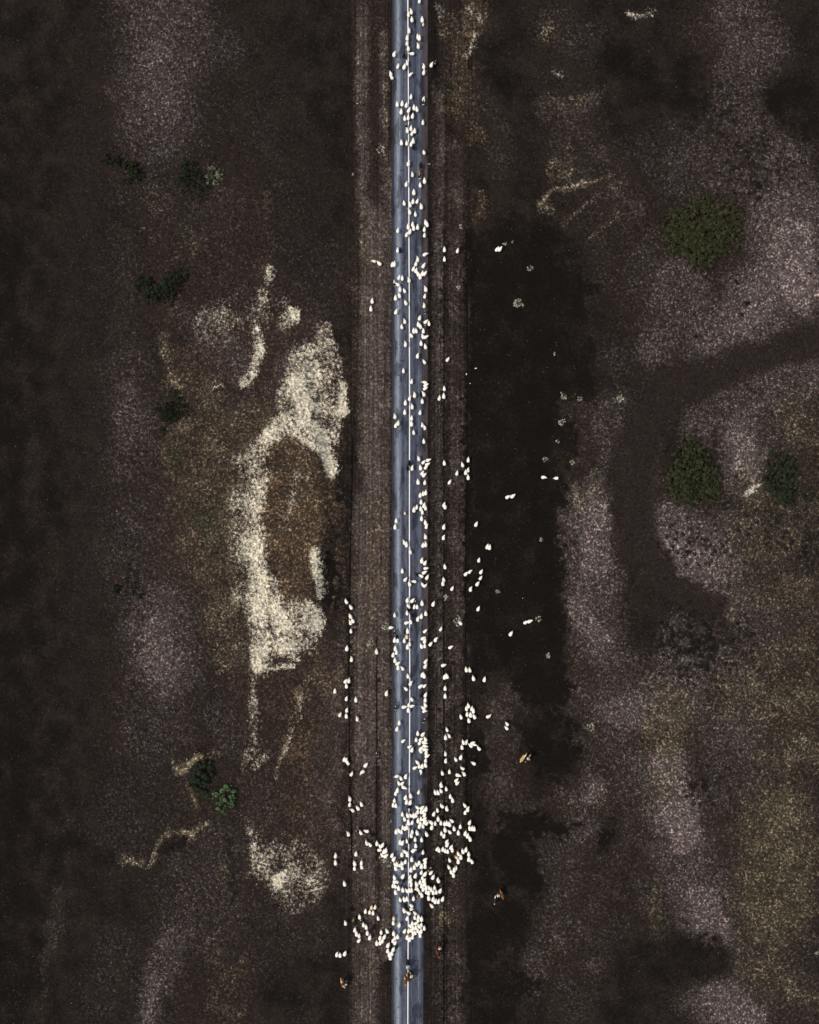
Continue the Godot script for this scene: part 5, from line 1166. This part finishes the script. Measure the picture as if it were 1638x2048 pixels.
func herd() -> void:
	var cream := Color(0.62, 0.55, 0.45)
	var white := Color(0.80, 0.78, 0.73)
	var legs := Color(0.5, 0.45, 0.38)
	var meshes := []
	for k in [[0.0, false], [-1.0, false], [1.0, false], [0.3, true]]:
		meshes.append(sheep_mesh(white if meshes.size() % 2 == 0 else Color(0.76, 0.72, 0.64), cream, legs, k[0], k[1]))
	# every white sheep with its strip of road and its place in the column; the 300 least hidden ones stand as things of their own
	var all := []
	for band in FLOCK:
		for s in band[1]: all.append({"x": s[0], "z": s[1], "a": s[2], "band": band[0], "strip": strip_name(s[0], s[1])})
	var keys := {}
	for s in all:
		var near := []
		for t in all:
			if absf(t.z - s.z) < 4.0 and t != s: near.append(Vector2(t.x - s.x, t.z - s.z).length())
		near.sort()
		near.append_array([4.0, 4.0, 4.0])
		s.room = minf(near[0], 2.0) + 0.6 * near[1] + 0.5 * near[2] + 0.3 * near[mini(5, near.size() - 1)]
		var key: String = s.strip + s.band
		if not keys.has(key): keys[key] = []
		keys[key].append(s)
	for key in keys:
		var l: Array = keys[key]
		l.sort_custom(func(p, q): return p.z + p.x * 0.001 < q.z + q.x * 0.001)
		for i in l.size():
			var s: Dictionary = l[i]
			var place := ""
			if l.size() > 1:
				place = ", lowest" if i == l.size() - 1 else (", topmost" if i == 0 else ", %s from top" % ORD[i])
			s.label = "white sheep %s%s %s, %s" % [bearing(s.a), place, s.strip, s.band]
			if s.label.split(" ").size() > 16: s.label = "white sheep%s %s, %s" % [place, s.strip, s.band]
	var ranked := all.duplicate()
	ranked.sort_custom(func(p, q): return p.room > q.room)
	var rest := []
	var first := {}
	for i in ranked.size():
		var s: Dictionary = ranked[i]
		var pick := rng.randi() % 10
		var k := 0 if pick < 6 else (1 if pick < 8 else 2)
		if rng.randf() < 0.06: k = 3
		var size := rng.randf_range(0.84, 1.02)
		var at := on_land(s.x, s.z)
		if i < 300:
			var o: Node3D
			if first.has(k):
				o = copy_of(first[k], "sheep")
			else:
				o = mesh_at("sheep", meshes[k], M.wool)
				first[k] = o
			o.position = at
			o.rotation.y = -deg_to_rad(s.a + rng.randf_range(-4.0, 4.0))
			o.scale = Vector3(size * rng.randf_range(0.94, 1.05), size, size)
			tag(o, s.label, "sheep", "white sheep driven along the road")
		else:
			rest.append(Transform3D(Basis(Vector3.UP, -deg_to_rad(s.a)).scaled(Vector3.ONE * size), at))
	scatter("sheep_flock", "white sheep crowded together in the thick of the flock", meshes[0], M.wool, rest, [])
	# the black, brown, tan and spotted ones
	var jet := Color(0.011, 0.01, 0.01)
	var coats := {
		"black": sheep_mesh(jet, jet * 1.3, jet, 0.0, false),
		"brown": sheep_mesh(Color(0.07, 0.032, 0.016), Color(0.03, 0.02, 0.014), jet, 0.0, false, {"color": Color(0.4, 0.26, 0.13), "scale": 26.0, "shift": 9.0, "cut": 0.16, "upto": 3}),
		"tan": sheep_mesh(Color(0.5, 0.34, 0.2), Color(0.3, 0.16, 0.08), Color(0.2, 0.12, 0.07), 0.0, false, {"color": Color(0.65, 0.55, 0.42), "scale": 30.0, "shift": 3.0, "cut": 0.05, "upto": 3}),
		"piebald": sheep_mesh(jet * 1.4, jet, jet, 0.4, false, {"color": Color(0.72, 0.7, 0.66), "scale": 34.0, "shift": 21.0, "cut": 0.17, "upto": 4}),
	}
	for q in COLOURED:
		var o: Node3D
		if first.has(q[0]):
			o = copy_of(first[q[0]], "sheep")
		else:
			o = mesh_at("sheep", coats[q[0]], M.wool)
			first[q[0]] = o
		o.position = on_land(q[1], q[2])
		o.rotation.y = -deg_to_rad(q[3])
		var small: bool = q[4].begins_with("small")
		o.scale = Vector3.ONE * (0.66 if small else rng.randf_range(0.9, 1.0))
		tag(o, q[4], "sheep", "dark and spotted sheep in the flock")

func horses() -> void:
	var none := Color(0, 0, 0, 0)
	var black := Color(0.014, 0.012, 0.011)
	var bay := Color(0.075, 0.028, 0.012)
	var chestnut := Color(0.19, 0.078, 0.03)
	var cream := Color(0.68, 0.56, 0.38)
	var pal := Color(0.48, 0.31, 0.16)
	var pale := Color(0.8, 0.74, 0.62)
	var tan := Color(0.42, 0.26, 0.11)
	# two riders and two led horses in the middle of the road, closing the drive
	horse("horse", "black and white horse ridden on the centre line, foremost of the road group", on_land(-0.32, 90.08), 0, black, black, black, Color(0.03, 0.03, 0.04), 0.0, {"color": Color(0.7, 0.7, 0.68), "scale": 9.0, "shift": 4.0, "cut": -0.05, "upto": 3})
	rider("rider in a pale green jacket on the horse standing on the centre line", on_land(-0.32, 90.08), 0, Color(0.7, 0.86, 0.72), Color(0.66, 0.8, 0.68), black)
	horse("horse", "chestnut horse with cream mane, leftmost of the horses led on the road", on_land(-0.87, 93.11), -4, Color(0.13, 0.048, 0.022), cream, bay, none)
	horse("horse", "bay horse with cream mane led on the road beside the chestnut", on_land(-0.36, 92.47), -10, bay, cream, black, none, -0.1)
	horse("horse", "black horse with pale forelock ridden on right side of the road group", on_land(0.42, 92.01), -20, black, Color(0.5, 0.33, 0.2), black, Color(0.03, 0.03, 0.04))
	rider("rider in a pale yellow jacket behind the green-jacketed one on the road", on_land(0.42, 92.01), -20, Color(0.85, 0.84, 0.6), Color(0.8, 0.78, 0.55), black)
	# left verge
	horse("horse", "palomino horse with near white mane and red pad, left of the road", on_land(-13.34, 94.24), -24, pal, pale, tan, Color(0.72, 0.28, 0.2), 0.15)
	horse("horse", "black horse ridden beside the palomino left of the road", on_land(-12.58, 93.84), 14, black, black, black, Color(0.03, 0.03, 0.03))
	rider("rider in a dark jacket with two pale stripes, left of the road", on_land(-12.58, 93.84), 14, Color(0.03, 0.035, 0.035), Color(0.03, 0.035, 0.035), Color(0.75, 0.8, 0.75), Color(0.75, 0.86, 0.8))
	# right verge
	horse("horse", "dark chestnut horse with a blue pad led on the right verge", on_land(5.76, 88.17), -22, Color(0.15, 0.045, 0.018), chestnut, bay, Color(0.1, 0.1, 0.17))
	horse("horse", "black horse under the white-jacketed rider on the right verge", on_land(6.03, 86.68), -3, black, black, black, Color(0.02, 0.02, 0.02))
	rider("rider in a white jacket with orange sleeves on the right verge", on_land(6.03, 86.68), -3, Color(0.84, 0.86, 0.82), Color(0.7, 0.2, 0.09), black)
	# dark field, lower pair
	horse("horse", "dark bay horse with a white mane, left of the dark-field rider", on_land(17.06, 77.48), 4, Color(0.03, 0.014, 0.011), pale, black, Color(0.05, 0.05, 0.09))
	horse("horse", "black horse under the white-jacketed rider in the dark field", on_land(17.70, 76.50), 6, black, black, black, Color(0.02, 0.02, 0.02))
	rider("rider in a white jacket between two horses in the dark field", on_land(17.70, 76.50), 6, Color(0.84, 0.88, 0.84), Color(0.82, 0.86, 0.82), Color(0.02, 0.02, 0.02))
	horse("horse", "chestnut horse led on right side of the dark-field rider", on_land(18.44, 76.49), -18, Color(0.15, 0.062, 0.022), Color(0.5, 0.24, 0.09), bay, none)
	# dark field, upper pair
	horse("horse", "palomino horse led left of the uppermost rider in the dark field", on_land(22.70, 49.21), 34, pal, pale, tan, none)
	horse("horse", "black horse with tan mane under the uppermost rider in the dark field", on_land(23.70, 49.24), 30, black, tan, black, Color(0.02, 0.02, 0.02))
	rider("uppermost rider, in a white jacket with black helmet in the dark field", on_land(23.70, 49.24), 30, Color(0.84, 0.87, 0.84), Color(0.82, 0.85, 0.82), black)

func plants() -> void:
	var d := Color(0.012, 0.0165, 0.0095)
	var l := Color(0.032, 0.041, 0.023)
	shrub("shrub", "small dark green shrub, left end of the upper left pair", [[-61.34, -70.80, 1.1, 0.9, 1.0], [-60.44, -69.79, 0.8, 0.7, 1.0]], 1530, 0.133, d, l, Color(0.05, 0.035, 0.025), "green shrubs on the moor")
	shrub("shrub", "dark green shrub slanting down right, in the upper left pair", [[-58.83, -70.59, 1.3, 1.1, 1.0], [-57.02, -69.39, 1.7, 1.2, 1.0], [-55.21, -67.98, 2.0, 1.3, 1.0], [-56.42, -66.77, 1.2, 1.0, 0.8]], 7140, 0.133, d, l, Color(0.05, 0.035, 0.025), "green shrubs on the moor")
	shrub("shrub", "loose green shrub with pale right side, upper left", [[-44.15, -67.78, 2.8, 1.2, 1.1], [-42.34, -64.76, 2.4, 1.0, 1.2], [-44.95, -69.79, 1.3, 0.8, 1.0], [-45.55, -65.37, 1.3, 0.8, 1.0]], 7140, 0.117, d * 1.1, l * 0.9, Color(0.05, 0.035, 0.025), "green shrubs on the moor")
	shrub("shrub", "sparse pale green shrub touching the loose upper left shrub", [[-39.62, -67.58, 1.9, 0.6, 1.2], [-38.01, -67.78, 1.3, 0.5, 1.4]], 1190, 0.109, Color(0.09, 0.11, 0.06), Color(0.24, 0.27, 0.17), Color(0.05, 0.035, 0.025), "green shrubs on the moor")
	shrub("shrub", "ragged dark green shrub above the pale gravel's pit", [[-53.20, -45.45, 2.2, 1.3, 1.0], [-50.58, -43.85, 2.5, 1.4, 0.8], [-47.67, -45.66, 2.6, 1.5, 1.0], [-46.16, -47.47, 1.7, 1.2, 1.0], [-48.37, -42.84, 1.6, 1.1, 1.0], [-52.19, -41.43, 0.7, 0.6, 1.0]], 11900, 0.133, d, l, Color(0.05, 0.035, 0.025), "green shrubs on the moor")
	shrub("shrub", "darkest bush standing left of the upper gravel tongue", [[-46.96, -22.73, 1.7, 1.6, 1.3], [-48.17, -20.01, 2.4, 1.6, 1.0], [-45.66, -20.31, 1.6, 1.3, 1.0], [-50.58, -20.31, 0.9, 0.7, 0.8], [-49.58, -16.29, 1.0, 0.6, 1.2]], 8840, 0.133, d * 0.9, l * 0.8, Color(0.05, 0.035, 0.025), "green shrubs on the moor")
	shrub("shrub", "tiny dark shrub, left of the trio on the left heath", [[-58.83, 15.49, 1.2, 0.9, 1.0]], 1530, 0.117, d, l * 0.8, Color(0.05, 0.035, 0.025), "green shrubs on the moor")
	shrub("shrub", "tiny dark shrub, topmost of the trio on the left heath", [[-56.82, 13.78, 0.7, 0.7, 1.0], [-56.21, 11.06, 0.6, 0.4, 1.5]], 850, 0.117, d, l * 0.8, Color(0.05, 0.035, 0.025), "green shrubs on the moor")
	shrub("shrub", "tiny dark shrub, right of the trio on the left heath", [[-55.41, 15.08, 1.1, 0.9, 1.0], [-54.20, 16.69, 0.8, 0.7, 1.0]], 1700, 0.117, d, l * 0.8, Color(0.05, 0.035, 0.025), "green shrubs on the moor")
	shrub("shrub", "dark green bush, upper of the two lower left bushes", [[-41.63, 52.39, 2.4, 1.4, 1.2], [-43.14, 54.40, 1.6, 1.0, 1.0], [-42.14, 55.91, 1.4, 0.9, 1.0]], 8500, 0.125, Color(0.013, 0.02, 0.011), Color(0.036, 0.055, 0.03), Color(0.05, 0.035, 0.025), "green shrubs on the moor")
	shrub("shrub", "brightest green bush, lower of the two lower left bushes", [[-36.50, 56.72, 2.0, 1.1, 1.1], [-37.71, 58.53, 1.5, 0.9, 1.2], [-38.92, 56.92, 1.2, 0.8, 0.8], [-35.60, 58.33, 1.1, 0.7, 1.0]], 5200, 0.12, Color(0.03, 0.052, 0.024), Color(0.13, 0.21, 0.1), Color(0.05, 0.035, 0.025), "green shrubs on the moor")
	shrub("thicket", "broad olive green thicket, largest patch of scrub at upper right", [[57.92, -56.52, 6.6, 1.5, 0.95], [62.95, -58.73, 4.4, 1.5, 1.0], [54.91, -54.71, 4.8, 1.2, 0.9], [58.43, -52.19, 5.2, 1.4, 0.7], [53.40, -57.72, 3.2, 1.0, 1.2], [58.43, -61.75, 3.0, 1.3, 0.8], [63.66, -55.21, 3.6, 1.5, 1.0]], 44200, 0.148, Color(0.022, 0.024, 0.012), Color(0.06, 0.062, 0.031), Color(0.05, 0.035, 0.025), "green shrubs on the moor")
	shrub("thicket", "pointed dark green thicket between dark gully and round bush, right", [[56.21, -13.48, 2.4, 1.6, 1.5], [56.42, -9.96, 4.4, 1.7, 1.0], [57.42, -6.44, 5.4, 1.7, 0.85], [55.41, -3.92, 4.0, 1.5, 0.8], [59.94, -5.43, 3.4, 1.5, 1.1], [52.90, -6.44, 2.4, 1.2, 1.2]], 40800, 0.148, Color(0.016, 0.02, 0.01), Color(0.052, 0.058, 0.03), Color(0.05, 0.035, 0.025), "green shrubs on the moor")
	shrub("thicket", "round dark green bush near right edge of the photo", [[74.11, -8.95, 3.4, 1.6, 1.0], [74.32, -5.93, 4.2, 1.7, 0.9], [74.72, -3.42, 2.6, 1.4, 0.8]], 22100, 0.140, d, Color(0.036, 0.044, 0.026), Color(0.05, 0.035, 0.025), "green shrubs on the moor")
	shrub("shrub", "little dark shrub at lower right foot of the pointed thicket", [[62.95, -1.61, 0.9, 0.7, 1.2]], 850, 0.117, d, l * 0.7, Color(0.05, 0.035, 0.025), "green shrubs on the moor")
	shrub("shrub", "faint low shrub right of the round bush", [[79.95, -3.42, 1.3, 0.6, 1.3]], 1190, 0.117, d, l * 0.7, Color(0.05, 0.035, 0.025), "green shrubs on the moor")
	shrub("shrub", "small green shrub in the pale heath at dark field's edge", [[37.11, -7.44, 0.8, 0.4, 0.7], [38.31, -7.74, 0.5, 0.4, 0.7]], 595, 0.101, Color(0.03, 0.05, 0.025), Color(0.09, 0.13, 0.06), Color(0.05, 0.035, 0.025), "green shrubs on the moor")
	var j := Color(0.008, 0.01, 0.006)
	var k := Color(0.02, 0.024, 0.014)
	for q in [[65.67, -46.26, 0.45, "small black heather bush nearest below the broad thicket"], [67.78, -42.14, 0.55, "left black heather bush of the touching pair below the broad thicket"], [68.48, -42.24, 0.5, "right black heather bush of the touching pair below the broad thicket"], [66.87, -39.52, 0.5, "lowest black heather bush on the pale heath at upper right"], [57.12, -39.72, 0.36, "little dark heather bush left of the others on upper right heath"], [57.52, -35.30, 0.4, "dark heather bush alone on brown ground at right of the photo"], [80.25, -47.87, 0.35, "dark heather bush close to the upper right edge"], [72.81, -20.31, 0.35, "dark heather bush on the heath above the round bush"], [65.57, 22.32, 0.35, "dark heather bush right of the mottled dark patch"], [79.34, 53.40, 0.35, "dark heather bush alone near the lower right edge"]]:
		shrub("heather_bush", q[3], [[q[0], q[1], q[2], 0.4, 1.0]], 442, 0.086, j, k, Color(0.05, 0.035, 0.025), "small dark heather bushes")
	var g := Color(0.3, 0.3, 0.23)
	var h := Color(0.66, 0.66, 0.54)
	for q in [[21.84, -41.96, 1.15, "largest pale tuft, alone on the dark right field"], [-5.61, -72.53, 0.85, "pale tuft on the left verge near the top"], [10.35, -57.36, 0.5, "small pale tuft on right verge level with the broad thicket"], [9.74, -45.20, 0.7, "pale tuft on right verge below the pair of sheep"], [24.26, -48.91, 0.75, "pale tuft above and right of the largest one"], [19.32, -53.93, 0.6, "loose pale tuft beside two white sheep in dark field"], [20.63, -54.34, 0.3, "tiny pale tuft right of the loose one by two sheep"], [17.61, 16.00, 0.5, "small pale tuft low in the dark right field"], [26.57, 5.64, 0.5, "small bright pale tuft deep in the dark right field"], [9.94, 21.90, 1.1, "wide loose tuft with a sheep on it, right verge"], [-4.70, 23.02, 0.9, "pale tuft at left road edge in front of a sheep"], [-7.93, 26.40, 0.9, "thin pale tuft on the left verge beside the gravel bulge"], [7.53, 17.27, 0.7, "thin tuft on right verge level with the tiny shrubs"], [31.00, -23.25, 0.8, "upper pale tuft along the dark field's right border"], [30.60, -18.02, 0.9, "lower pale tuft along the dark field's right border"], [34.29, -22.83, 0.6, "pale tuft right of the border tufts at the dark field"], [27.48, -10.67, 0.7, "pale tuft above two sheep that face each other"], [29.80, -14.20, 0.4, "small pale tuft between the border tufts and the facing sheep"], [-5.21, 69.30, 0.9, "broken pale tuft on the left verge below white sheep"], [-4.10, 70.44, 0.6, "small tuft right below the broken left verge tuft"], [-11.27, -67.90, 0.35, "small white tuft on left verge level with upper shrubs"], [3.80, -69.62, 0.3, "small white tuft at right road edge beside the file"], [25.87, 21.44, 0.7, "tuft at the head of two white sheep in a row"], [27.79, 28.89, 0.7, "faint tuft at lower right border of the dark field"], [29.20, -31.92, 0.35, "tiny pale tuft on the dark field's upper right border"], [42.34, -22.73, 0.9, "bluish pale tuft in the speckled ground at right"], [32.79, -9.96, 0.6, "pale tuft where the speckled heath begins, right"], [81.96, 88.90, 0.5, "white tuft at the lower right edge of the photo"], [79.24, 45.55, 0.7, "pale tuft near the right edge, lower half"], [36.60, 43.14, 0.9, "pale loose tuft at dark field's corner, lower right"]]:
		tussock(q[3], q[0], q[1], q[2], g, h)
	# dark heather mottling on the right moor
	var spots := []
	var cols := []
	var v := PackedVector3Array()
	var n := PackedVector3Array()
	var c := PackedColorArray()
	for i in 46:
		var dd := Vector3(rng.randfn(), absf(rng.randfn()) * 0.7, rng.randfn()).normalized()
		leaf(v, n, c, dd * Vector3(0.5, 0.3, 0.5), dd, 0.16, Color(0.9, 0.9, 0.9) * rng.randf_range(0.6, 1.3))
	var clump := from_arrays(v, n, c, PackedInt32Array())
	for a in [[54.40, 22.73, 62.45, 28.76, 5.0, 420], [52.39, 25.74, 60.44, 31.78, 4.0, 260], [51.39, 5.63, 64.46, 8.65, 5.0, 220], [78.54, 4.63, 81.56, 9.65, 4.0, 200], [56.42, 55.91, 63.45, 54.91, 3.0, 130], [65.47, -66.77, 74.52, -72.81, 7.0, 300], [58.43, -82.86, 63.45, -78.84, 5.0, 220], [70.49, -0.40, 74.52, 5.63, 5.0, 120], [66.47, 21.72, 68.48, 30.77, 2.5, 60]]:
		for i in a[5]:
			var t := rng.randf()
			var x: float = lerpf(a[0], a[2], t) + rng.randfn() * a[4] * 0.6
			var z: float = lerpf(a[1], a[3], t) + rng.randfn() * a[4] * 0.6
			if nz.get_noise_2d(x * 8.0, z * 8.0) < -0.05: continue
			spots.append(pose(x, z, rng.randf_range(0.3, 1.0), rng.randf_range(0.3, 0.7)))
			var s := rng.randf_range(0.008, 0.018)
			cols.append(Color(s * 1.1, s, s * 0.95))
	scatter("dark_heather", "dark heather clumps mottling the pale heath on the right", clump, M.leaf, spots, cols)

func details() -> void:
	# marker posts at the left road side, white boulders in the dark field
	for q in [[-5.11, -84.81, "white roadside marker post on the left verge near the top"], [-3.70, 61.62, "white roadside marker post at left road edge beside the thick flock"]]:
		var t := thing("marker_post", q[2], "post", on_land(q[0], q[1]), 0.0, "roadside marker posts")
		var st := SurfaceTool.new()
		st.begin(Mesh.PRIMITIVE_TRIANGLES)
		limb(st, Vector3(0, -0.2, 0), Vector3(0.02, 1.0, 0), 0.075, 0.065, Color(0.72, 0.7, 0.66))
		limb(st, Vector3(0.02, 1.0, 0), Vector3(0.02, 1.03, 0), 0.065, 0.01, Color(0.72, 0.7, 0.66))
		st.generate_normals()
		mesh_at("post", st.commit(), M.hide, t)
		var rt := SurfaceTool.new()
		rt.begin(Mesh.PRIMITIVE_TRIANGLES)
		limb(rt, Vector3(0.016, 0.8, 0), Vector3(0.018, 0.9, 0), 0.071, 0.07, Color(0.5, 0.32, 0.05))
		rt.generate_normals()
		mesh_at("reflector_band", rt.commit(), M.hide, t)
	var sm := StandardMaterial3D.new()
	sm.albedo_color = Color8(226, 224, 218)
	sm.roughness = 0.9
	var k := 0
	for q in [[13.36, -28.89, 0.5, 0.25, "flat white stone, right one of two in the upper dark field"], [11.44, -27.69, 0.42, 0.22, "white stone, left one of two in the upper dark field"], [12.17, -25.84, 0.26, 0.14, "smallest white stone below two others in the dark field"], [22.74, 17.31, 0.16, 0.14, "tiny pale stone low in the dark field"]]:
		k += 1
		var o := mesh_at("stone", stone_mesh(k + 3), sm)
		o.position = on_land(q[0], q[1]) + Vector3(0, 0.05, 0)
		o.scale = Vector3(q[2], 0.25, q[3])
		o.rotation.y = [0.1, 1.2, 0.7, 0.3][k - 1]
		tag(o, q[4], "stone", "white stones in the dark field")


func _ready() -> void:
	# camera: straight down from a drone
	var cam := Camera3D.new()
	cam.name = "camera"
	cam.position = Vector3(0, CAM_H, 0)
	cam.rotation_degrees = Vector3(-90, 0, 0)
	cam.fov = rad_to_deg(2.0 * atan(102.4 / CAM_H))
	cam.near = 1.0
	cam.far = 9000.0
	add_child(cam)
	cam.current = true
	# overcast sky, weak soft sun from the left
	var env := Environment.new()
	env.background_mode = Environment.BG_SKY
	var sm := ProceduralSkyMaterial.new()
	sm.sky_top_color = Color(0.80, 0.81, 0.83)
	sm.sky_horizon_color = Color(0.70, 0.71, 0.73)
	sm.energy_multiplier = 0.85
	sm.sky_curve = 0.3
	sm.ground_bottom_color = Color(0.08, 0.075, 0.07)
	sm.ground_horizon_color = Color(0.5, 0.5, 0.52)
	sm.sun_angle_max = 0.0
	var sky := Sky.new()
	sky.sky_material = sm
	env.sky = sky
	env.tonemap_mode = Environment.TONE_MAPPER_LINEAR
	env.tonemap_exposure = 1.2
	env.sdfgi_enabled = true
	env.ssao_enabled = true
	env.ssil_enabled = true
	var we := WorldEnvironment.new()
	we.name = "environment"
	we.environment = env
	add_child(we)
	var sun := DirectionalLight3D.new()
	sun.name = "sun"
	sun.light_energy = 0.8
	sun.light_angular_distance = 12.0
	sun.light_color = Color(1.0, 0.96, 0.9)
	sun.shadow_enabled = true
	sun.rotation_degrees = Vector3(-48, -80, 0)
	add_child(sun)

	rng.seed = 20
	nz.seed = 5
	nz.frequency = 0.05
	nz.noise_type = FastNoiseLite.TYPE_SIMPLEX_SMOOTH
	M.hide = vc_mat()
	M.cloth = vc_mat(0.9)
	M.leather = vc_mat(0.6, 0.4)
	M.leaf = vc_mat(0.85, 0.25)
	M.leaf.cull_mode = BaseMaterial3D.CULL_DISABLED
	M.leaf.backlight_enabled = true
	M.leaf.backlight = Color(0.02, 0.025, 0.01)
	M.stone = vc_mat(0.9)
	M.wool = vc_mat(1.0, 0.1)
	M.wool.rim_enabled = true
	M.wool.rim = 0.25
	make_covers()
	ground()
	road()
	ground_cover()
	plants()
	M.rider = rider_meshes()
	herd()
	horses()
	details()
